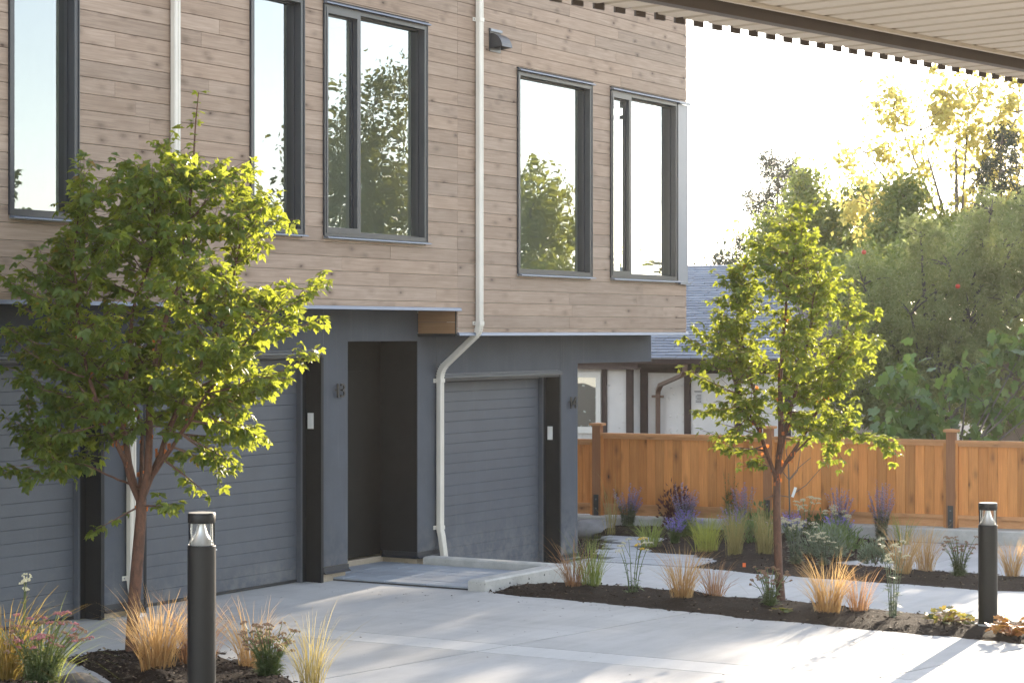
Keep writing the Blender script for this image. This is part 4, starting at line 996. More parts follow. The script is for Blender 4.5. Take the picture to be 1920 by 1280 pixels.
def young_maple(name, label, base, trunk, leaders, prof, ntips, lsize, depth_scale=0.9, seed=1, extra_tips=(), trunk_r=(0.05, 0.04), peel=40, open_z=0.0, open_r=0.3):
    """prof: list of (z, left, right) of the crown outline, lateral metres from the trunk axis at ground level."""
    rnd = random.Random(seed); base = Vector(base); e = empty(name, tuple(base)); tag(e, label, 'maple tree', 'young maples in the courtyard beds')
    zs = [p[0] for p in prof]; lf = [p[1] for p in prof]; rt = [p[2] for p in prof]
    loc = lambda u, v, z: RIGHT * u + FWD * v + UP * z
    tr = [loc(*p) for p in trunk]
    mb = MB(); n = len(tr); mb.tube(tr, [trunk_r[0] + (trunk_r[1] - trunk_r[0]) * i / (n - 1) for i in range(n)], 12)
    nodes = []
    sk = Skeleton()
    for L in leaders:
        pts = [loc(*p) for p in L[0]]; r0, r1 = L[1]
        # smooth resample
        arr = resample([tuple(p) for p in pts], 14); pts = [Vector(p) for p in arr]
        for i in range(1, 13): pts[i] += Vector((rnd.uniform(-1, 1), rnd.uniform(-1, 1), 0)) * 0.012
        rad = [r0 + (r1 - r0) * (i / 13) for i in range(14)]; mb.tube(pts, rad, 8)
        for i, p in enumerate(pts): nodes.append((p, rad[i]))
        sk.br.append(pts)
    mb.build("trunk", M['maplebark'], e, True)
    tips = []
    while len(tips) < ntips:
        z = rnd.uniform(zs[0], zs[-1]); l = np.interp(z, zs, lf); r = np.interp(z, zs, rt)
        wr = (r - l) / 2; c = (r + l) / 2
        if wr < 0.03: continue
        if rnd.random() > min(1, wr / 1.0 + 0.25): continue
        a = rnd.uniform(0, 2 * math.pi); q = math.sqrt(rnd.uniform(0.12, 1.0))
        u = c + wr * q * math.cos(a); v = wr * depth_scale * q * math.sin(a)
        if z < open_z and abs(u - trunk[-1][0]) < open_r: continue
        t_ = loc(u, v, z)
        if any((t_ - o).length < 0.11 for o in tips): continue
        tips.append(t_)
    tips += [loc(*p) for p in extra_tips]
    for _ in range(ntips // 7):                       # shoots breaking out of the outline
        z = rnd.uniform(zs[0] + .3, zs[-1]); l = np.interp(z, zs, lf); r = np.interp(z, zs, rt); wr = (r - l) / 2; a = rnd.uniform(0, 6.28); q = rnd.uniform(1.0, 1.18)
        tips.append(loc((r + l) / 2 + wr * q * math.cos(a), wr * depth_scale * q * math.sin(a), z + rnd.uniform(0.0, 0.25)))
    twig = MB()
    def leaves_on(p, t, sz, flip):
        side = t.cross(UP)
        if side.length < 0.1: side = t.cross(Vector((1, 0.3, 0)))
        side.normalize(); up2 = side.cross(t).normalized()
        ax = (side if flip else up2 * 0.6 + side * 0.5).normalized()
        for sg in (1, -1):
            d = ax * sg + t * 0.55 + Vector((rnd.gauss(0, .3), rnd.gauss(0, .3), rnd.gauss(0, .2))) - UP * rnd.uniform(0.3, 1.2)
            nrm = UP + Vector((rnd.gauss(0, .45), rnd.gauss(0, .45), 0)) + d * 0.3
            sk.leaf(tuple(p), tuple(d.normalized()), tuple(nrm.normalized()), sz * rnd.uniform(0.5, 1.15))
    for pts in sk.br:                                 # the leaders carry leaves on their upper shoots
        for i in range(8, 14):
            t = (pts[i] - pts[i - 1]).normalized()
            for q in (0.1, 0.4, 0.7, 1.0): leaves_on(pts[i - 1].lerp(pts[i], q), t, lsize * (1.0 if i < 11 else 0.85), rnd.random() < .5)
    for t_ in tips:
        # attach to a leader node clearly below the tip
        best = None; bs = 1e9
        for p, r in nodes:
            dz = t_.z - p.z; dh = (Vector((t_.x, t_.y, 0)) - Vector((p.x, p.y, 0))).length
            if dz < 0.25 * dh and not (t_.z < tr[-1].z + 0.9 and dz > -0.35): continue
            cst = (t_ - p).length + 0.35 * abs(dz - 0.75 * dh)
            if cst < bs: bs = cst; best = (p, r)
        if best is None: best = nodes[0]
        p0, r0 = best; L = (t_ - p0).length; mid = (p0 + t_) / 2 + Vector((t_.x - p0.x, t_.y - p0.y, 0)) * 0.14 + UP * (-0.05 * L) + Vector((rnd.gauss(0, .05), rnd.gauss(0, .05), rnd.gauss(0, .05))) * L
        nseg = max(5, int(L / 0.075)); pts = bez(p0, mid, t_, nseg)
        rb = min(r0 * 0.6, 0.006 + 0.009 * L); mb_r = [rb + (0.0022 - rb) * i / (nseg - 1) for i in range(nseg)]
        twig.tube(pts, mb_r, 5, False)
        acc = 0; flip = rnd.random() < .5
        for i in range(1, nseg):
            tt = i / (nseg - 1); t = (pts[i] - pts[i - 1]).normalized()
            if tt < 0.22 and L > 0.4: continue
            flip = not flip; leaves_on(pts[i], t, lsize, flip)
            if rnd.random() < 0.8 and tt < 0.97:
                sd = (t + Vector((rnd.gauss(0, .7), rnd.gauss(0, .7), rnd.uniform(-.2, .6)))).normalized(); tl = rnd.uniform(0.10, 0.26)
                q0 = pts[i]; q1 = q0 + sd * tl * 0.5; q2 = q0 + sd * tl - UP * 0.02
                twig.tube([q0, q1, q2], [0.003, 0.0025, 0.0018], 4, False)
                leaves_on(q1, sd, lsize, flip); leaves_on(q2, sd, lsize, not flip); leaves_on(q0.lerp(q1, .3), sd, lsize, not flip)
        d = (pts[-1] - pts[-2]).normalized()
        for _ in range(2): sk.leaf(tuple(pts[-1]), tuple((d + Vector((rnd.gauss(0, .4), rnd.gauss(0, .4), rnd.gauss(0, .3) - .3))).normalized()), tuple((UP + Vector((rnd.gauss(0, .4), rnd.gauss(0, .4), 0))).normalized()), lsize * rnd.uniform(0.6, 0.95))
    twig.build("branches", M['twig'], e)
    P = np.array(sk.P); X = np.array(sk.X); N = np.array(sk.N); S = np.array(sk.S)
    mats = frames(P, X, N, S)
    # 300 leaves nearest the viewer become parts, the rest one mass
    near = (P @ np.array(FWD)) ; order = np.argsort(near + rng.uniform(0, 0.35, len(P)))
    me = poly_mesh("leaf", TRI_V, np.array([len(f) for f in TRI_F]), np.concatenate([np.array(f) for f in TRI_F])); me.materials.append(M['maple'])
    for i in order[:298]:
        o = bpy.data.objects.new("leaf", me); link(o, e); o.matrix_local = Matrix(mats[i].tolist())
    me2 = scatter_mesh("foliage", TRI_V, TRI_F, mats[order[298:]]); me2.materials.append(M['maple'])
    tag(link(bpy.data.objects.new("foliage", me2), e), kind='stuff')
    # peeling bark flakes
    if peel:
        pk = MB(); src = [p for p in nodes if p[1] > 0.012]
        for _ in range(peel):
            p, r = rnd.choice(src); a = rnd.uniform(0, 6.28); o = Vector((math.cos(a), math.sin(a), 0)); c = p + o * r * 0.95 + UP * rnd.uniform(-.05, .05); h = rnd.uniform(0.012, 0.03); tdir = o.cross(UP)
            pk.quad(c + UP * h, c - UP * h, c - UP * h * .8 + o * 0.02 + tdir * 0.02, c + UP * h * .7 + o * 0.025 + tdir * 0.015)
        tag(pk.build("peeling_bark", M['peel'], e), kind='stuff')
    return e

# ------------------------------------------------------------------ the two young maples
PPL = 222.5
def pl(y, a, b): return ((1222 - y) / PPL, (a - 250) / PPL, (b - 250) / PPL)
prof_l = [pl(905, 230, 340), pl(880, 60, 440), pl(840, 5, 490), pl(790, 5, 495), pl(730, 25, 520), pl(660, 25, 590), pl(600, 10, 600), pl(550, 20, 590), pl(490, 50, 540), pl(430, 110, 520), pl(370, 125, 520), pl(330, 135, 490), pl(300, 160, 455), pl(285, 300, 400)]
L_ = lambda x, y, v=0.0: ((x - 250) / PPL, v, (1222 - y) / PPL)
young_maple("maple_tree", "bushy young maple left of the courtyard, growing in front of the left garage doors", (14.0, 12.1, -0.03),
    [L_(248, 1230), L_(254, 1120), L_(262, 1020), L_(267, 960), L_(267, 930)],
    [([L_(267, 940), L_(247, 880, .05), L_(228, 800, .1), L_(232, 700, .1), L_(250, 560, .1), L_(300, 430, .08)], (0.032, 0.007)),
     ([L_(267, 935), L_(282, 870, -.05), L_(285, 780, -.1), L_(300, 650, -.1), L_(345, 500, 0), L_(365, 290, 0), L_(375, 165, 0)], (0.036, 0.004)),
     ([L_(270, 925), L_(300, 850, .1), L_(318, 780, .2), L_(370, 680, .25), L_(430, 560, .2), L_(455, 400, .15)], (0.030, 0.006)),
     ([L_(262, 930), L_(240, 850, -.2), L_(205, 760, -.35), L_(170, 640, -.4), L_(160, 500, -.4), L_(165, 400, -.35)], (0.024, 0.005)),
     ([L_(275, 900), L_(330, 830, -.15), L_(400, 730, -.35), L_(470, 640, -.4), L_(520, 580, -.3)], (0.022, 0.005)),
     ([L_(265, 910), L_(255, 800, .4), L_(210, 680, .55), L_(140, 600, .5)], (0.02, 0.005)),
     ([L_(258, 905), L_(215, 885, -.1), L_(170, 862, -.15), L_(110, 855, -.15)], (0.011, 0.004))],
    prof_l, 255, 0.122, seed=3,
    extra_tips=[L_(605, 590, -.2), L_(600, 535, -.1), L_(15, 605, 0), L_(25, 510, .1), L_(10, 880, -.1), L_(60, 890, -.2), L_(345, 930, -.25), L_(400, 915, -.3), L_(440, 870, -.25), L_(185, 985, -.1), L_(110, 435, .1), L_(160, 290, 0), L_(315, 285, .1), L_(460, 305, .1), L_(540, 700, -.1), L_(495, 810, -.1), L_(475, 790, .1)], trunk_r=(0.056, 0.043), peel=45, open_z=1.95, open_r=0.42)
PPR = 185.0
def pr2(y, a, b): return ((1130 - y) / PPR, (a - 1468) / PPR, (b - 1468) / PPR)
prof_r = [pr2(865, 1415, 1540), pr2(835, 1345, 1570), pr2(790, 1325, 1600), pr2(740, 1318, 1590), pr2(680, 1300, 1630), pr2(620, 1298, 1638), pr2(580, 1300, 1625), pr2(540, 1345, 1580), pr2(500, 1380, 1560), pr2(450, 1400, 1545), pr2(415, 1440, 1530), pr2(395, 1490, 1525)]
Q_ = lambda x, y, v=0.0: ((x - 1468) / PPR, v, (1130 - y) / PPR)
young_maple("maple_tree", "smaller backlit maple with red-brown trunk, growing in front of the cedar fence", (20.2, 8.88, -0.08),
    [Q_(1468, 1140), Q_(1461, 1060), Q_(1458, 960), Q_(1458, 890)],
    [([Q_(1458, 895), Q_(1466, 800, 0), Q_(1465, 700, 0), Q_(1475, 560, 0), Q_(1490, 470, 0), Q_(1512, 400, 0)], (0.036, 0.004)),
     ([Q_(1456, 890), Q_(1435, 830, .05), Q_(1420, 740, .1), Q_(1395, 640, .1), Q_(1380, 540, .1)], (0.022, 0.005)),
     ([Q_(1460, 885), Q_(1500, 820, -.05), Q_(1545, 740, -.1), Q_(1575, 650, -.1), Q_(1590, 590, -.1)], (0.022, 0.005)),
     ([Q_(1456, 885), Q_(1430, 820, -.15), Q_(1380, 720, -.3), Q_(1340, 630, -.3)], (0.018, 0.005)),
     ([Q_(1460, 890), Q_(1478, 800, .2), Q_(1510, 690, .35), Q_(1540, 560, .3)], (0.018, 0.005)),
     ([Q_(1460, 880), Q_(1475, 780, -.25), Q_(1500, 660, -.4), Q_(1520, 540, -.35)], (0.018, 0.005)),
     ([Q_(1475, 862), Q_(1520, 812, -.05), Q_(1575, 800, -.08), Q_(1640, 810, -.08)], (0.013, 0.004))],
    prof_r, 190, 0.106, seed=11,
    extra_tips=[Q_(1683, 825, -.08), Q_(1660, 835, -.12), Q_(1620, 815, 0), Q_(1655, 815, -.04), Q_(1290, 625, 0), Q_(1300, 690, 0), Q_(1635, 640, 0), Q_(1620, 580, 0), Q_(1515, 385, 0), Q_(1382, 495, 0), Q_(1560, 465, 0), Q_(1420, 450, .05), Q_(1345, 830, 0), Q_(1418, 860, -.05)], trunk_r=(0.047, 0.036), peel=70, open_z=1.75, open_r=0.25)

# ------------------------------------------------------------------ trees beyond the fence
def leaf_tree(name, label, base, H, R_, m, n, lsz, lobes, trunk_r=0.14, cat='tree', group=None, crown0=0.25, clump=0.45, seed=0, leafw=0.5, bark='greybark', parts_max=0, lv=None, lf=None, droop=0.3):
    """crown made of many leaf-sized faces gathered in clumps on limbs; lobes: list of (u,v,z,r) relative to base in metres (lateral, depth, height, radius)."""
    rg = np.random.default_rng(seed + 100); rnd = random.Random(seed)
    e = empty(name, base); tag(e, label, cat, group)
    mb = MB(); top = Vector((0, 0, H * 0.72)); tp = [Vector((0, 0, 0)), Vector((rnd.uniform(-.1, .1), rnd.uniform(-.1, .1), H * crown0)), Vector((rnd.uniform(-.2, .2), rnd.uniform(-.2, .2), H * 0.5)), top]
    mb.tube(tp, [trunk_r, trunk_r * 0.8, trunk_r * 0.5, trunk_r * 0.15], 9)
    cl = []; tot = sum(l[3] ** 2 for l in lobes)
    for (u, v, z, r) in lobes:
        c = RIGHT * u + FWD * v + UP * z; k = max(3, int(n / 42 * r * r / tot))
        for _ in range(k):
            d = Vector(rnd_unit(1)[0]); q = r * (rnd.uniform(0.25, 1.0) ** 0.5); pt = c + Vector((d.x * q, d.y * q, d.z * q * 0.92)); cl.append(pt)
        st = tp[1] + (tp[2] - tp[1]) * rnd.uniform(0, 1); midp = (st + c) / 2 + UP * 0.1 * r
        mb.tube(bez(st, midp, c, 7), [trunk_r * 0.4 * (1 - i / 8) for i in range(7)], 6)
        for _ in range(5):
            d = Vector(rnd_unit(1)[0]); d.z = abs(d.z) * 0.7; en = c + d * r * 0.9; mb.tube(bez(c, (c + en) / 2 + UP * 0.08, en, 5), [trunk_r * 0.14, trunk_r * .11, trunk_r * .08, trunk_r * .05, trunk_r * .02], 4, False)
    mb.build("trunk", M[bark], e, True)
    cl = np.array([tuple(c) for c in cl]); per = max(4, int(n / len(cl)))
    P = np.repeat(cl, per, 0) + rg.normal(size=(len(cl) * per, 3)) * clump * rg.uniform(0.2, 1, size=(len(cl) * per, 1)) * 0.6
    X = rg.normal(size=P.shape) + np.array([0, 0, -droop]); N = rg.normal(size=P.shape) * 0.8 + np.array([0, 0, 1.0])
    S = lsz * rg.uniform(0.6, 1.25, len(P)); mats = frames(P, X, N, S)
    if lv is None: lv, lf = simple_leaf(leafw)
    if parts_max:
        near = P @ np.array(FWD); order = np.argsort(near + rg.uniform(0, .5, len(P)))
        me = poly_mesh("leaf", lv, np.array([len(f) for f in lf]), np.concatenate([np.array(f) for f in lf])); me.materials.append(M[m])
        for i in order[:parts_max]:
            o = bpy.data.objects.new("leaf", me); link(o, e); o.matrix_local = Matrix(mats[i].tolist())
        mats = mats[order[parts_max:]]
    if len(mats):
        me = scatter_mesh("crown", lv, lf, mats); me.materials.append(M[m]); tag(link(bpy.data.objects.new("crown", me), e), kind='stuff')
    return e, P
GZ = -0.62
# dense apple tree across the right half
def wpt(px, py, d):      # only used to lay out the trees beyond the fence in plan
    a = (px - 960) / 4050 * d; p = RIGHT * a + FWD * d; return (p.x, p.y, 2.7 + (622 - py) / 4050 * d)
def tree_lobes(base, pts):
    out = []
    for X, Y, Z, r in pts:
        v = Vector((X - base[0], Y - base[1], 0)); out.append((v.dot(RIGHT), v.dot(FWD), Z - base[2], r))
    return out
ab = (34.4, 12.35, GZ)
e_, Pa = leaf_tree("apple_tree", "broad grey-green apple tree with a few red apples behind the fence", ab, 5.6, 3, 'apple', 56000, 0.098,
    [(-1.25, 0, 2.3, 0.65), (-1.1, 0, 3.3, 0.7), (-1.2, 0.1, 4.1, 0.55), (-0.7, 0, 2.4, 0.85), (0.2, -0.2, 2.6, 1.0), (-0.4, 0.1, 3.6, 0.95), (0.6, 0.2, 3.5, 1.0), (1.3, 0, 2.6, 1.1), (1.5, 0.1, 3.7, 1.0), (0.3, 0.3, 4.4, 0.8), (1.1, 0.2, 4.7, 0.8), (2.1, 0, 3.2, 1.0), (1.9, 0.2, 4.6, 0.8), (-0.5, 0.3, 1.7, 0.7), (1.0, 0.4, 5.3, 0.45), (1.7, 0.4, 5.4, 0.4), (-0.2, 0.3, 4.9, 0.4)], 0.15, seed=5, clump=0.19, leafw=0.42)
for (u, v, z) in ((-1.29, -0.55, 4.62), (0.12, -1.15, 4.05)):
    MB().lathe([(0.005, -0.036), (0.028, -0.03), (0.04, -0.005), (0.038, 0.018), (0.02, 0.036), (0.004, 0.03)], tuple(RIGHT * u + FWD * v + UP * z), 10).build("apple", M['red'], e_, True)
fb_ = (31.0, 10.7, GZ)
leaf_tree("fig_tree", "fig bush with large lobed green leaves leaning over the fence on the right", fb_, 2.7, 2, 'fig', 1300, 0.20,
    [(-1.1, 0.1, 1.9, 0.35), (-0.75, 0.1, 2.1, 0.5), (-0.2, 0, 2.1, 0.6), (0.35, 0, 2.2, 0.6), (0.9, 0, 2.3, 0.65), (1.4, 0, 2.4, 0.8), (-0.85, 0.1, 2.6, 0.25), (0.1, 0.1, 2.75, 0.35), (0.85, 0.1, 2.95, 0.35), (1.3, 0.1, 3.05, 0.4), (0.1, -0.1, 1.5, 0.6), (0.9, -0.1, 1.5, 0.7), (-0.6, 0, 1.5, 0.5)], 0.06, cat='fig bush', seed=8, clump=0.34, parts_max=298, lv=FIG_V, lf=FIG_F, droop=0.8)
leaf_tree("yellow_tree", "tall airy tree with golden autumn leaves at the upper right", (46.4, 16.2, GZ), 10.5, 4, 'yellowtree', 12500, 0.145,
    [(-1.3, 0, 6.6, 1.0), (-0.8, 0, 7.8, 1.1), (0.3, 0, 8.6, 1.2), (1.4, 0, 8.2, 1.4), (0.7, 0.3, 6.6, 1.3), (-0.3, 0, 5.6, 1.1), (1.9, 0, 6.4, 1.4), (2.8, 0, 8.4, 1.6), (3.0, 0, 6.8, 1.5), (-1.7, 0, 5.4, 0.7), (4.2, 0, 7.6, 1.5), (-2.0, 0, 7.3, 0.7), (-1.8, 0, 6.1, 0.9), (-1.4, 0, 8.3, 0.6)], 0.13, seed=21, clump=0.42, leafw=0.75)
leaf_tree("slender_tree", "yellow-green slender tree between the grey pine and the golden tree", (48.5, 20.3, GZ), 7.5, 3, 'greentree', 19000, 0.14,
    [(-1.0, 0, 5.4, 0.8), (-0.2, 0, 6.1, 0.8), (0.7, 0, 5.8, 0.9), (0.2, 0, 4.7, 1.1), (1.3, 0, 5.0, 0.9), (-1.1, 0, 4.4, 0.8), (-0.3, 0, 6.9, 0.4), (0.9, 0, 6.7, 0.4)], 0.1, seed=22, clump=0.45, leafw=0.55)
leaf_tree("slender_tree", "green and gold tree in front of the golden tree, above the apple tree", (44.5, 16.8, GZ), 7.0, 3, 'greentree', 19000, 0.13,
    [(0.0, 0, 5.4, 0.7), (0.5, 0, 4.8, 0.9), (0.1, 0, 6.2, 0.45), (-0.4, 0, 4.6, 0.7), (1.1, 0, 5.2, 0.7)], 0.09, seed=27, clump=0.4, leafw=0.55)
leaf_tree("pine_tree", "hazy grey pine standing far off above the shingle roof", (64.5, 28.6, GZ), 9.5, 3, 'conifer', 15000, 0.17,
    [(0.1, 0, 8.7, 0.7), (0.6, 0, 8.1, 0.7), (-0.5, 0, 7.5, 0.6), (0.2, 0, 6.8, 0.9), (-0.9, 0, 6.0, 0.6), (0.3, 0, 5.3, 0.9), (-0.6, 0, 4.6, 0.8), (-1.5, 0, 4.1, 0.5), (0.9, 0, 6.6, 0.5)], 0.16, seed=23, clump=0.42, leafw=0.22, cat='pine')
leaf_tree("cypress_tree", "narrow dark cypress in front of the golden tree at the right edge", (44.7, 14.6, GZ), 8.0, 2, 'conifer', 8000, 0.16,
    [(0, 0, 7.3, 0.35), (0, 0, 6.7, 0.5), (0.05, 0, 5.9, 0.62), (0, 0, 5.1, 0.7), (0, 0, 4.2, 0.75), (0, 0, 3.2, 0.75)], 0.12, seed=24, clump=0.25, leafw=0.25, cat='cypress')
leaf_tree("roadside_tree", "pale hazy rounded tree far behind the shingle roof", (75.3, 35.2, GZ), 6.5, 3, 'conifer', 4500, 0.24,
    [(-0.8, 0, 5.2, 0.9), (0.2, 0, 5.7, 1.0), (1.0, 0, 5.2, 0.9), (1.8, 0, 4.8, 0.9), (-1.6, 0, 4.6, 0.8), (2.6, 0, 4.6, 0.8), (0, 0, 4.4, 1.3)], 0.15, seed=25, clump=0.6)
leaf_tree("roadside_tree", "yellow-green tree peeking out beside the corner of the townhouse", (51.3, 25.1, GZ), 6.3, 3, 'limetree', 5000, 0.16,
    [(-0.9, 0, 4.6, 0.8), (-0.3, 0, 4.2, 0.8), (-1.2, 0, 5.2, 0.6), (-0.4, 0, 3.4, 0.8), (-1.7, 0, 3.9, 1.0)], 0.11, seed=26, clump=0.45)

leaf_tree("broadleaf_tree", "darker rounded tree filling in behind the apple tree", (39.0, 14.6, GZ), 6.0, 3, 'greentree', 34000, 0.11,
    [(-2.0, 0, 3.4, 0.9), (-1.2, 0, 3.9, 1.0), (-0.4, 0, 4.0, 1.1), (0.5, 0, 4.2, 1.1), (1.4, 0, 4.5, 1.1), (2.2, 0, 4.6, 1.0), (-1.6, 0, 2.4, 1.0), (-0.5, 0, 2.4, 1.2), (0.7, 0, 2.6, 1.3), (1.9, 0, 2.8, 1.3)], 0.14, seed=29, clump=0.4, leafw=0.5)
# trees around the rest of the block: they shade the courtyard and show in the window panes
def block_tree(label, x, y, H, r, m, n, sz, seed, name="street_tree", low=0.42):
    rr = random.Random(seed); lobes = []
    for k in range(11):
        a = rr.uniform(0, 6.28); q = rr.uniform(0, 0.75) * r; z = H * rr.uniform(low, 0.86)
        lobes.append((q * math.cos(a), q * math.sin(a), z, r * rr.uniform(0.38, 0.6)))
    lobes.append((0, 0, H * 0.88, r * 0.42))
    return leaf_tree(name, label, (x, y, GZ), H, r, m, n, sz, lobes, 0.05 * r + 0.08, seed=seed, clump=0.12 * r + 0.25, leafw=0.6)
block_tree("big dark green tree seen mirrored in the double window", 52.5, -9.5, 11.3, 3.4, 'darktree', 30000, 0.18, 41, low=0.25)
block_tree("small dark tree left of the big one in the mirrored row", 48.6, -10.6, 7.4, 1.5, 'darktree', 5000, 0.2, 42)
block_tree("yellow-green maple mirrored in the fixed window right of the vent", 52.0, -3.6, 8.3, 1.9, 'limetree', 12000, 0.17, 43, low=0.3)
block_tree("wide yellow-green maple mirrored low in the fixed window", 43.6, 1.4, 4.9, 2.0, 'limetree', 12000, 0.13, 44, low=0.3)
block_tree("tall dark fir mirrored in the corner window", 49.6, 3.4, 9.5, 1.7, 'conifer', 8000, 0.22, 45, low=0.2)
# far wooded edge, one mass
tl_c = []
for k in range(44):
    u = -45 + 2.1 * k; zt = 6.0 + 2.6 * math.sin(k * 1.7) + 1.6 * math.sin(k * .6)
    for q in range(26): tl_c.append((104 + rng.normal() * 1.6 + 0.12 * u, -20 + u + rng.normal() * 1.2, GZ + rng.uniform(0.3, 1.0) ** .8 * zt))
tl_c = np.array(tl_c); tl_p = np.repeat(tl_c, 16, 0) + rng.normal(size=(len(tl_c) * 16, 3)) * 0.6
tv_, tf_ = simple_leaf(0.8); me = scatter_mesh("distant_treeline", tv_, tf_, frames(tl_p, rng.normal(size=tl_p.shape), rng.normal(size=tl_p.shape) + np.array([0, 0, 1.0]), 0.42 * rng.uniform(.6, 1.3, len(tl_p))))
me.materials.append(M['darktree']); tag(link(bpy.data.objects.new("distant_treeline", me)), kind='stuff')
# low-sun haze over the whole block
hz = MB(); hz.box(-62, 152, -112, 102, -1.7, 13.2)
hm = bpy.data.materials.new("haze"); hm.use_nodes = True; ht = hm.node_tree; ht.nodes.remove(ht.nodes["Principled BSDF"])
pv = nd(ht, "ShaderNodeVolumePrincipled"); pv.inputs["Density"].default_value = 0.00032; pv.inputs["Anisotropy"].default_value = 0.6; pv.inputs["Color"].default_value = (1, 0.98, 0.95, 1)
lk(ht, pv.outputs[0], ht.nodes["Material Output"].inputs["Volume"])
tag(hz.build("haze", hm), kind='stuff')

# ------------------------------------------------------------------ small plants
def grass(label, base, h, w, n, m, cat='grass clump', seed=0, lean=(0, 0), curl=0.5, bw=0.0026, root=0.05, stalks=0, group=None, name="grass_clump"):
    h *= 1.34; w *= 1.45; n = int(n * 1.1); root *= 1.35
    rg = np.random.default_rng(seed + 500); V = []; F = []
    for i in range(n + stalks):
        a = rg.uniform(0, 2 * math.pi); st = i >= n
        ln = h * (rg.uniform(0.55, 1.08) if not st else rg.uniform(1.05, 1.3)); out = w * rg.uniform(0.1, 1.0) * (0.5 if st else 1)
        o = np.array([math.cos(a), math.sin(a), 0]); r0 = root * math.sqrt(rg.uniform(0, 1)); b = o * r0 + np.array([rg.normal() * root * .3, rg.normal() * root * .3, -0.02])
        cu = curl * rg.uniform(0.3, 1.4); fl_ = rg.uniform() < 0.16; cu = cu * 1.7 if fl_ else cu; out = out * 1.5 if fl_ else out; side = np.array([-o[1], o[0], 0]); ww = bw * rg.uniform(0.7, 1.4)
        wv = rg.normal() * 0.08 * h; n0 = len(V); K = 6
        for k in range(K):
            t = k / (K - 1); rr = out * (0.35 * t + 0.65 * t ** 2.2); z = ln * (t - cu * 0.45 * t ** 3)
            p = b + o * rr + np.array([lean[0], lean[1], 0]) * t * t * h + side * wv * t * t; p[2] += z
            q = ww * (1 - t ** 2 * 0.9) * (0.7 if k == 0 else 1); ax = side * math.cos(a * 3) + np.array([0.5, -0.86, 0]) * 0.8; ax /= np.linalg.norm(ax)
            V.append(p - ax * q); V.append(p + ax * q)
        for k in range(K - 1): F.append((n0 + 2 * k, n0 + 2 * k + 1, n0 + 2 * k + 3, n0 + 2 * k + 2))
    mb = MB(); mb.v = [tuple(v) for v in V]; mb.f = F
    o = mb.build(name, M[m]); o.location = base; tag(o, label, cat, group); return o

def flower_head(r, seed):
    rg = random.Random(seed); b = MB()
    n = int(26 * max(1, r / 0.035))
    for k in range(n):
        q = r * math.sqrt(rg.random()); a = rg.uniform(0, 6.28); z = 0.35 * r * (1 - (q / r) ** 2) + rg.uniform(-.004, .004); s = rg.uniform(0.004, 0.0075)
        c = Vector((q * math.cos(a), q * math.sin(a), z)); n0 = len(b.v)
        for j in range(4): w = j * math.pi / 2 + a; b.v.append(tuple(c + Vector((math.cos(w) * s, math.sin(w) * s, 0))))
        b.v.append(tuple(c + UP * s * 0.9)); b.v.append(tuple(c - UP * s * 1.3))
        for j in range(4): b.f.append((n0 + j, n0 + (j + 1) % 4, n0 + 4)); b.f.append((n0 + (j + 1) % 4, n0 + j, n0 + 5))
    return b
def stem_leaves(V_, F_, p, t, rg, L, k=1, droop=0.3):
    for _ in range(k):
        a = rg.uniform(0, 6.28); d = Vector((math.cos(a), math.sin(a), rg.uniform(0.1, 0.9))).normalized(); s = d.cross(UP).normalized(); l = L * rg.uniform(.6, 1.2); n0 = len(V_)
        # feathery leaf: a rib with side barbs
        p1 = p + d * l * .5 + UP * 0.0; p2 = p + d * l - UP * l * droop
        V_ += [tuple(p), tuple(p1 + s * l * .11), tuple(p2), tuple(p1 - s * l * .11)]; F_ += [(n0, n0 + 1, n0 + 2, n0 + 3)]
        for q in (.35, .55, .75):
            c = p.lerp(p2, q) + UP * l * .04; n0 = len(V_)
            V_ += [tuple(c), tuple(c + (d * .5 + s) * l * .2), tuple(c + (d * .8 + s) * l * .2), tuple(c + (d * .5 - s) * l * .2), tuple(c + (d * .8 - s) * l * .2)]; F_ += [(n0, n0 + 1, n0 + 2), (n0, n0 + 4, n0 + 3)]
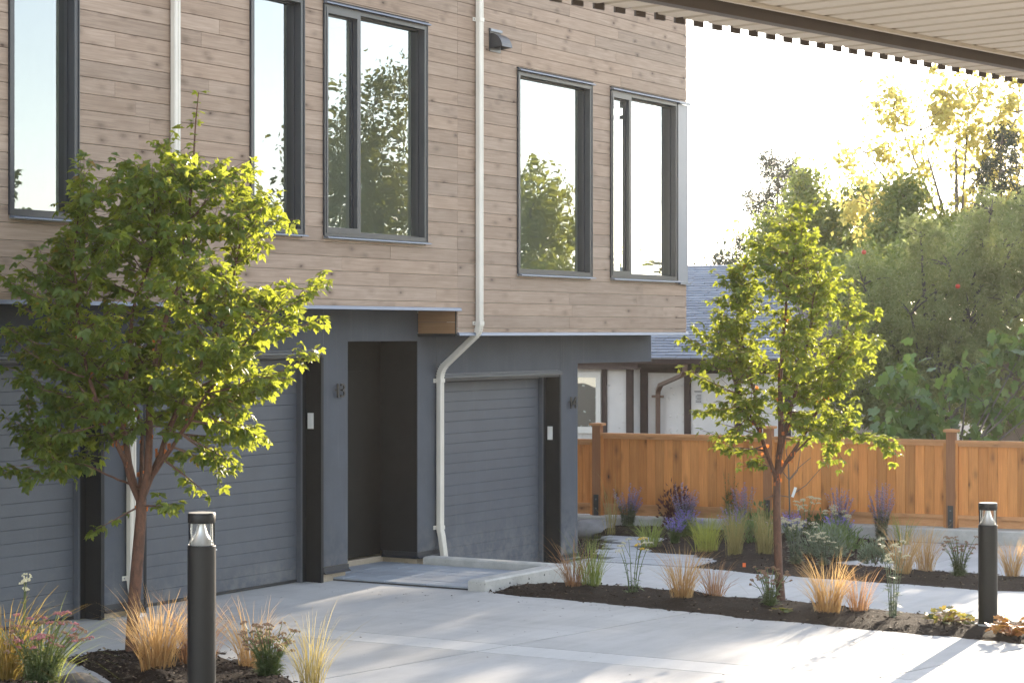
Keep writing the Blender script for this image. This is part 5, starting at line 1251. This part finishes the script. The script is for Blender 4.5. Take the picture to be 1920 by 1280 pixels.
def yarrow(label, base, h, w, stems, head, headr, seed, leafm='y_leaf', dens=7, hfrac=(0.7, 1.0), name="yarrow_plant", L=0.09, hm2=None):
    h *= 1.25; w *= 1.2; headr *= 1.15; rg = random.Random(seed); e = empty(name, base); tag(e, label, 'yarrow')
    V_, F_ = [], []; st = MB()
    for k in range(stems):
        a = rg.uniform(0, 6.28); q = math.sqrt(rg.random()); hh = h * rg.uniform(*hfrac)
        b0 = Vector((math.cos(a), math.sin(a), 0)) * 0.25 * w * q; tp = Vector((math.cos(a), math.sin(a), 0)) * w * q + UP * hh
        pts = bez(b0, b0 * 1.2 + UP * hh * .55, tp, 7); st.tube(pts, [0.005, .0045, .004, .004, .0035, .003, .0025], 5, False)
        for i in range(1, 7):
            stem_leaves(V_, F_, pts[i - 1].lerp(pts[i], rg.random()), UP, rg, L * (1.25 - i / 8), max(1, int(dens * (1.1 - i / 7))))
        hd = flower_head(headr * rg.uniform(.7, 1.2), seed * 31 + k); hm = M[head if (hm2 is None or rg.random() < .6) else hm2]
        o = hd.build("flower_head", hm, e); o.location = tp; o.rotation_euler = (rg.uniform(-.35, .35), rg.uniform(-.35, .35), 0)
        if rg.random() < .5:
            hd = flower_head(headr * .55, seed * 37 + k); o = hd.build("flower_head", hm, e); t2 = tp + Vector((rg.uniform(-.05, .05), rg.uniform(-.05, .05), -rg.uniform(.03, .07))); o.location = t2; o.rotation_euler = (rg.uniform(-.4, .4), rg.uniform(-.4, .4), 0)
            st.tube([pts[4], t2], [0.003, .002], 4, False)
    st.build("stems", M[leafm], e); mb = MB(); mb.v, mb.f = V_, F_; tag(mb.build("foliage", M[leafm], e), kind='stuff'); return e
def spikes(label, base, h, w, n, fm, lm, seed, name, cat, leafy=0.55, fl=0.45, dens=9, L=0.05):
    """sage or catmint: leafy stems ending in spikes of small florets."""
    h *= 1.3; w *= 1.3; rg = random.Random(seed); e = empty(name, base); tag(e, label, cat); V_, F_ = [], []; st = MB(); fv, ff = [], []
    for k in range(int(n * 1.4)):
        a = rg.uniform(0, 6.28); q = math.sqrt(rg.random()); hh = h * rg.uniform(.6, 1.05)
        b0 = Vector((math.cos(a), math.sin(a), 0)) * .3 * w * q; tp = Vector((math.cos(a), math.sin(a), 0)) * w * q + UP * hh * (1 - .2 * q)
        pts = bez(b0, b0 * 1.4 + UP * hh * .5, tp, 9); st.tube(pts, [.003 - .00022 * i for i in range(9)], 4, False)
        for i in range(1, 9):
            t = i / 8
            if t < 1 - fl * .7: 
                for _ in range(dens if t < leafy else max(1, dens // 3)):
                    p = pts[i - 1].lerp(pts[i], rg.random()); aa = rg.uniform(0, 6.28); d = Vector((math.cos(aa), math.sin(aa), rg.uniform(0, .8))); s = d.cross(UP).normalized(); l = L * rg.uniform(.6, 1.2); n0 = len(V_)
                    V_ += [tuple(p), tuple(p + d * l * .5 + s * l * .2), tuple(p + d * l), tuple(p + d * l * .5 - s * l * .2)]; F_.append((n0, n0 + 1, n0 + 2, n0 + 3))
            if t > 1 - fl:
                for _ in range(16):
                    p = pts[i - 1].lerp(pts[i], rg.random()); aa = rg.uniform(0, 6.28); d = Vector((math.cos(aa), math.sin(aa), rg.uniform(-.2, .6))); s = d.cross(UP).normalized(); l = rg.uniform(.014, .030); n0 = len(fv)
                    fv += [tuple(p), tuple(p + d * l * .6 + s * l * .4), tuple(p + d * l), tuple(p + d * l * .6 - s * l * .4)]; ff.append((n0, n0 + 1, n0 + 2, n0 + 3))
    st.build("stems", M[lm], e); mb = MB(); mb.v, mb.f = V_, F_; tag(mb.build("foliage", M[lm], e), kind='stuff')
    mb = MB(); mb.v, mb.f = fv, ff; tag(mb.build("flower_spikes", M[fm], e), kind='stuff'); return e
def mound(label, base, h, w, n, lm, L, seed, name, cat, lw=0.35, up=0.6):
    rg = np.random.default_rng(seed + 900); e = empty(name, base); tag(e, label, cat)
    d = rnd_unit(n); d[:, 2] = np.abs(d[:, 2]); q = rg.uniform(.35, 1, (n, 1)) ** .6; P = d * q * np.array([[w, w, h]]) * (1 + 0.25 * np.sin(7 * d[:, :1] + seed))
    X = d + rg.normal(size=d.shape) * .5 + np.array([0, 0, up]); N = rg.normal(size=d.shape) + np.array([0, 0, .5]); lv, lf = simple_leaf(lw)
    me = scatter_mesh("foliage", lv, lf, frames(P, X, N, L * rg.uniform(.6, 1.3, n))); me.materials.append(M[lm]); tag(link(bpy.data.objects.new("foliage", me), e), kind='stuff')
    st = MB()
    for k in range(9):
        a = k * .7; st.tube([(0, 0, -0.02), (math.cos(a) * w * .5, math.sin(a) * w * .5, h * .7)], [.004, .002], 4, False)
    st.build("stems", M['twig'], e); return e
def geranium(label, base, h, w, n, lm, seed):
    rg = np.random.default_rng(seed + 77); e = empty("geranium_plant", base); tag(e, label, 'geranium')
    v = [(0, 0, 0)]; 
    for k in range(15):
        a = -2.5 + 5.0 * k / 14; r = 0.5 * (1.0 if k % 3 == 1 else (0.62 if k % 3 == 0 else 0.85)); v.append((0.35 + r * math.cos(a), r * math.sin(a), 0.06 * (k % 2) - .05 * abs(math.sin(a))))
    f = [(0, k, k + 1) for k in range(1, 15)]
    a = rg.uniform(0, 6.28, n); q = np.sqrt(rg.uniform(0, 1, n)); P = np.stack([w * q * np.cos(a), w * q * np.sin(a), h * (1 - .6 * q ** 2) * rg.uniform(.5, 1.1, n)], 1)
    X = np.stack([np.cos(a), np.sin(a), rg.uniform(-.4, .3, n)], 1) + rg.normal(size=(n, 3)) * .3; N = np.array([[0, 0, 1.0]]) + rg.normal(size=(n, 3)) * .4
    mats = frames(P, X, N, 0.085 * rg.uniform(.6, 1.2, n)); me = poly_mesh("leaf", np.array(v), np.array([3] * 14), np.concatenate([np.array(t) for t in f])); me.materials.append(M[lm])
    for i in range(n):
        o = bpy.data.objects.new("leaf", me); link(o, e); o.matrix_local = Matrix(mats[i].tolist())
    st = MB()
    for i in range(n): st.tube([(0, 0, -.02), tuple(P[i] * np.array([.5, .5, .6])), tuple(P[i])], [.003, .002, .0015], 4, False)
    st.build("stems", M['g_red'], e); return e

# front strip
grass("thin russet and green grass by the end of the concrete curb", (19.75, 11.05, -0.02), 0.62, 0.30, 70, 'g_red', seed=1, curl=0.9, root=0.04)
grass("upright green grass beside the curb, right of the russet one", (19.9, 10.93, -0.02), 0.55, 0.22, 120, 'g_green', seed=2, curl=0.5, root=0.06, stalks=5)
yarrow("tall yarrow with cream and yellow heads beside the green grass", (19.55, 10.25, -0.0), 0.50, 0.15, 7, 'f_cream', 0.042, 3, dens=4, hm2='f_yellow')
grass("bright orange grass at the front edge of the near bed", (19.38, 9.60, 0.02), 0.53, 0.27, 150, 'g_orange', seed=4, curl=0.6, root=0.05)
grass("thin orange grass just right of the bright orange clump", (19.8, 9.45, -0.03), 0.46, 0.30, 80, 'g_red', seed=5, curl=0.8, root=0.04)
yarrow("low yarrow with faded brown heads at the foot of the right maple", (19.4, 8.66, 0.02), 0.31, 0.17, 22, 'f_brown', 0.022, 6, dens=5, hfrac=(.6, 1.0))
grass("full orange grass clump between the brown yarrow and the tall yarrow", (19.12, 7.93, 0.02), 0.52, 0.28, 200, 'g_orange', seed=7, curl=0.55, root=0.065)
grass("narrow russet grass touching the full orange clump", (19.35, 7.72, 0.0), 0.42, 0.20, 90, 'g_red', seed=8, curl=0.5, root=0.045)
yarrow("leggy grey-green yarrow with pale heads, right of the orange grasses", (19.15, 7.30, 0.02), 0.60, 0.13, 7, 'f_cream', 0.038, 9, leafm='s_leaf', dens=6)
geranium("leafy green and yellow geranium left of the bollard footing", (19.05, 6.72, 0.03), 0.14, 0.20, 70, 'ger_g', 10)
geranium("rusty orange geranium right of the bollard footing", (18.55, 5.98, 0.03), 0.17, 0.19, 70, 'ger_o', 11)
geranium("tiny green seedling alone on the mulch", (19.0, 8.35, 0.04), 0.05, 0.06, 9, 'ger_g', 12)
# back bed
B = -0.24
grass("green grass clump at the tip of the paver path", (26.5, 13.62, B), 0.42, 0.26, 130, 'g_green', seed=21, curl=0.7, root=0.07)
grass("lime green grass clump in the middle of the back bed", (26.3, 12.66, B), 0.44, 0.20, 170, 'g_lime', seed=22, curl=0.5, root=0.08)
grass("tall tan-green grass right of the lime grass", (25.9, 12.06, B), 0.62, 0.16, 130, 'g_tan', seed=23, curl=0.35, root=0.06)
grass("tall tan grass close to the left of the maple trunk", (26.1, 11.72, B), 0.66, 0.16, 120, 'g_tan', seed=24, curl=0.35, root=0.06)
yarrow("bushy yarrow with flat cream heads right of the maple trunk", (25.4, 10.98, B), 0.46, 0.20, 16, 'f_cream', 0.038, 25, leafm='s_leaf', dens=9)
spikes("low catmint with violet spikes between the two green grasses", (27.0, 13.5, B), 0.30, 0.16, 18, 'f_purple', 'gr_leaf', 26, "catmint_plant", 'catmint', fl=0.3)
spikes("lavender-flowered sage at the left end of the fence bed", (28.75, 15.15, B), 0.56, 0.20, 22, 'f_lav', 's_leaf', 27, "sage_plant", 'sage')
mound("dark burgundy leafy shrub against the fence", (29.0, 14.45, B), 0.62, 0.26, 420, 'burg', 0.07, 28, "burgundy_shrub", 'shrub', 0.55)
spikes("lavender sage leaning on the burgundy shrub", (28.7, 14.2, B), 0.62, 0.20, 20, 'f_lav', 's_leaf', 29, "sage_plant", 'sage')
yv = spikes("upright dark-leaved columbine-like sapling against the fence", (28.9, 13.55, B), 0.86, 0.12, 7, 'dkleaf', 'dkleaf', 30, "evergreen_sapling", 'sapling', dens=12, L=0.09)
spikes("wispy lavender sage left of the maple trunk by the fence", (28.8, 13.25, B), 0.62, 0.18, 16, 'f_lav', 's_leaf', 31, "sage_plant", 'sage')
spikes("lavender sage in the centre of the long fence panel", (29.0, 11.85, B), 0.60, 0.17, 22, 'f_lav', 's_leaf', 32, "sage_plant", 'sage', fl=.55)
spikes("tall lavender sage nearest the bracketed fence post", (29.05, 11.25, B), 0.66, 0.17, 22, 'f_lav', 's_leaf', 33, "sage_plant", 'sage', fl=.55)
yarrow("pale yarrow standing behind the violet catmint by the bare sapling", (28.7, 12.25, B), 0.46, 0.17, 10, 'f_cream', 0.05, 34, dens=7)
yarrow("pale flat-headed yarrow between the two lavender sages", (28.2, 11.6, B), 0.40, 0.16, 8, 'f_cream', 0.045, 35, dens=6)
mound("soft silver-green mound at the front of the back bed", (26.3, 10.95, B), 0.36, 0.30, 1100, 's_leaf', 0.075, 36, "silver_shrub", 'shrub', 0.2, 1.0)
mound("grey-green feathery mound behind the silver one", (27.2, 11.15, B), 0.34, 0.32, 1100, 'gr_leaf', 0.08, 37, "silver_shrub", 'shrub', 0.2, 1.0)
mound("small feathery green mound at the corner of the far slab", (25.9, 10.1, B), 0.26, 0.20, 700, 's_leaf', 0.075, 38, "silver_shrub", 'shrub', 0.2, 1.0)
spikes("violet catmint just right of the maple trunk", (27.9, 12.1, B), 0.38, 0.20, 20, 'f_purple', 'gr_leaf', 39, "catmint_plant", 'catmint', fl=.35)
spikes("violet catmint in front of the pale flat-headed yarrow", (27.9, 11.45, B), 0.36, 0.20, 20, 'f_purple', 'gr_leaf', 40, "catmint_plant", 'catmint', fl=.35)
spikes("violet catmint left of the tall tan grasses", (27.6, 12.9, B), 0.42, 0.18, 18, 'f_purple', 'gr_leaf', 41, "catmint_plant", 'catmint', fl=.35)
grass("arching orange grass at the far slab, left of its pair", (24.98, 9.38, B), 0.60, 0.30, 150, 'g_orange', seed=42, curl=0.6, root=0.06)
grass("upright tawny grass at the far slab, right of its pair", (25.42, 9.27, B), 0.55, 0.24, 120, 'g_orange', seed=43, curl=0.45, root=0.06)
yarrow("dark green yarrow with brown heads alone before the far slab", (25.15, 8.74, B), 0.38, 0.18, 24, 'f_brown', 0.024, 44, dens=7, hfrac=(.65, 1.0))
grass("tawny grass behind the right bollard at the picture edge", (25.35, 8.15, B), 0.46, 0.24, 120, 'g_orange', seed=45, curl=0.5, root=0.05)
grass("sparse plumed grass in front of the left fence post", (27.9, 15.0, B), 0.75, 0.25, 26, 'g_tan', seed=46, curl=0.6, root=0.05, stalks=4)
mound("dark leafy shrub left of the bare sapling, by the fence curb", (28.75, 12.95, B), 0.40, 0.22, 260, 'dkleaf', 0.08, 71, "evergreen_shrub", 'shrub', 0.5)
mound("dark leafy shrub right of the bare sapling, by the fence curb", (28.75, 12.05, B), 0.34, 0.22, 240, 'dkleaf', 0.08, 72, "evergreen_shrub", 'shrub', 0.5)
mound("loose grey-green mound between the tan grasses and the fence", (27.4, 12.55, B), 0.38, 0.30, 700, 'gr_leaf', 0.075, 73, "silver_shrub", 'shrub', 0.22, 1.0)
grass("fine green grass behind the lime grass clump", (27.3, 13.15, B), 0.42, 0.22, 120, 'g_green', seed=74, curl=0.6, root=0.06)
spikes("violet catmint between the burgundy shrub and the lime grass", (27.8, 13.7, B), 0.34, 0.20, 18, 'f_purple', 'gr_leaf', 75, "catmint_plant", 'catmint', fl=.35)
yarrow("short yarrow with pale heads in front of the silver mound", (25.3, 10.55, B), 0.34, 0.16, 9, 'f_cream', 0.035, 76, leafm='s_leaf', dens=8)
grass("wispy green grass between the far slab and the last lavender sage", (28.6, 10.75, B), 0.46, 0.22, 70, 'g_green', seed=77, curl=0.6, root=0.05)
# bare sapling with a tag
sp = empty("bare_sapling", (28.95, 12.62, B)); tag(sp, "bare leafless sapling with a white tag in front of the fence", 'sapling')
b = MB(); S_ = lambda u, z, v=0: RIGHT * u + FWD * v + UP * z
b.tube([S_(0, -.05), S_(0.01, .4), S_(0, .8), S_(-.01, 1.05)], [.016, .013, .011, .009], 7)
for pts in ([S_(0, .55), S_(.25, .72), S_(.45, .95), S_(.6, 1.12)], [S_(0, .78), S_(.12, .92), S_(.16, 1.15), S_(.17, 1.4)], [S_(0, .8), S_(.15, .98), S_(.32, 1.12)], [S_(0, .8), S_(-.12, .95), S_(-.2, 1.15)], [S_(0, .55), S_(-.2, .58), S_(-.36, .52)], [S_(-.01, 1.05), S_(-.04, 1.2), S_(-.03, 1.4)]):
    b.tube(pts, [.007 - .0015 * i for i in range(len(pts))], 5)
b.build("branches", M['greybark'], sp)
MB().obox(S_(.07, .62, -.03), RIGHT + UP * -.3, .02, FWD, .001, UP * 1 + RIGHT * .35, .075).build("tag", M['white'], sp)
# boulders
def boulder(label, base, s, seed, rm='rock'):
    bm = bmesh.new(); bmesh.ops.create_icosphere(bm, subdivisions=3, radius=1)
    for v in bm.verts:
        d = 1 + .22 * mnoise.noise(v.co * 1.3 + Vector((seed, 0, 0))) + .10 * mnoise.noise(v.co * 3.5 + Vector((seed, 4, 0))); v.co = Vector((v.co.x * s[0] * d, v.co.y * s[1] * d, v.co.z * s[2] * d))
    me = bpy.data.meshes.new("boulder"); bm.to_mesh(me); bm.free(); me.materials.append(M[rm]); me.polygons.foreach_set("use_smooth", [True] * len(me.polygons))
    o = bpy.data.objects.new("boulder", me); o.location = base; link(o); tag(o, label, 'boulder')
boulder("grey granite boulder below the left fence post", (28.2, 15.55, -0.24), (0.30, 0.42, 0.17), 2)
mound("glossy dark shrub squeezed behind the townhouse corner", (28.0, 15.85, B), 0.42, 0.16, 160, 'dkleaf', 0.07, 48, "evergreen_shrub", 'shrub', .6)
# near-left raised bed
def bz(x, y): return berm_h(x, y) - 0.02
grass("large sunlit orange grass at the foot of the left maple", (12.9, 10.9, bz(12.9, 10.9)), 0.55, 0.30, 230, 'g_orange', seed=61, curl=0.55, root=0.07)
grass("rusty grass between the left maple and the big bollard", (13.3, 10.85, bz(13.3, 10.85)), 0.50, 0.26, 170, 'g_red', seed=62, curl=0.5, root=0.06)
grass("straw-coloured grass just right of the big bollard", (13.25, 10.25, bz(13.25, 10.25)), 0.50, 0.28, 120, 'g_orange', seed=63, curl=0.55, root=0.05)
yarrow("sunlit yarrow with russet heads at the foot of the big bollard", (12.55, 9.55, bz(12.55, 9.55)), 0.32, 0.20, 34, 'f_brown', 0.028, 64, dens=8, hfrac=(.6, 1.0))
grass("golden grass low at the bottom edge right of the big bollard", (12.25, 8.95, bz(12.25, 8.95)), 0.42, 0.24, 90, 'g_gold', seed=65, curl=0.5, root=0.05, stalks=6)
grass("sprawling olive-brown sedge at the left picture edge", (11.29, 10.93, bz(11.29, 10.93)), 0.62, 0.48, 170, 'g_olive', seed=66, curl=1.0, root=0.06, bw=.004)
grass("arching dark green grass beside the pink yarrow", (11.62, 10.85, bz(11.62, 10.85)), 0.50, 0.50, 90, 'g_green', seed=67, curl=1.0, root=0.06)
yarrow("bushy yarrow with dusty pink heads in the lower left corner", (11.2, 10.52, bz(11.2, 10.52)), 0.40, 0.30, 40, 'f_pink', 0.032, 68, dens=8, hfrac=(.6, 1.0), hm2='f_brown')
yarrow("single tall dried yarrow head above the pink yarrow", (11.42, 10.88, bz(11.42, 10.88)), 0.62, 0.06, 3, 'f_cream', 0.045, 69, dens=3, hfrac=(.9, 1.0))
boulder("rough dark stone at the edge of the raised bed, lower left", (11.85, 10.80, 0.08), (0.26, 0.26, 0.13), 7, 'darkrock')
# survey tape scraps by the right maple
for i, (x, y) in enumerate(((24.6, 11.35), (24.9, 11.05))):
    o = MB().quad((0, 0, 0), (.03, -.03, 0), (.035, -.03, .05), (.002, 0, .055)).build("marker_tape", M['orange_tape']); o.location = (x, y, -.23)
    tag(o, "scrap of orange marker tape left of the maple trunk" if i == 0 else "scrap of orange marker tape right of the maple trunk", 'marker tape')

# dry bits blown over the paving
n = 260; P = np.stack([rng.uniform(12.5, 19.0, n), rng.uniform(4.5, 13.6, n), np.full(n, 0.003)], 1); k_ = rng.uniform(size=n) < .55
P[k_, 0] = 18.75 - np.abs(rng.normal(0, .45, k_.sum()))
tv_ = np.array([(-.5, -.2, 0), (.5, -.25, 0.1), (.6, .2, 0), (-.4, .3, 0.15)])
me = scatter_mesh("leaf_litter", tv_, [(0, 1, 2, 3)], frames(P, np.stack([rng.normal(size=n), rng.normal(size=n), np.zeros(n)], 1), np.stack([rng.normal(0, .2, n), rng.normal(0, .2, n), np.ones(n)], 1), rng.uniform(.006, .026, n))); me.materials.append(M['chip'])
tag(link(bpy.data.objects.new("leaf_litter", me)), kind='stuff')
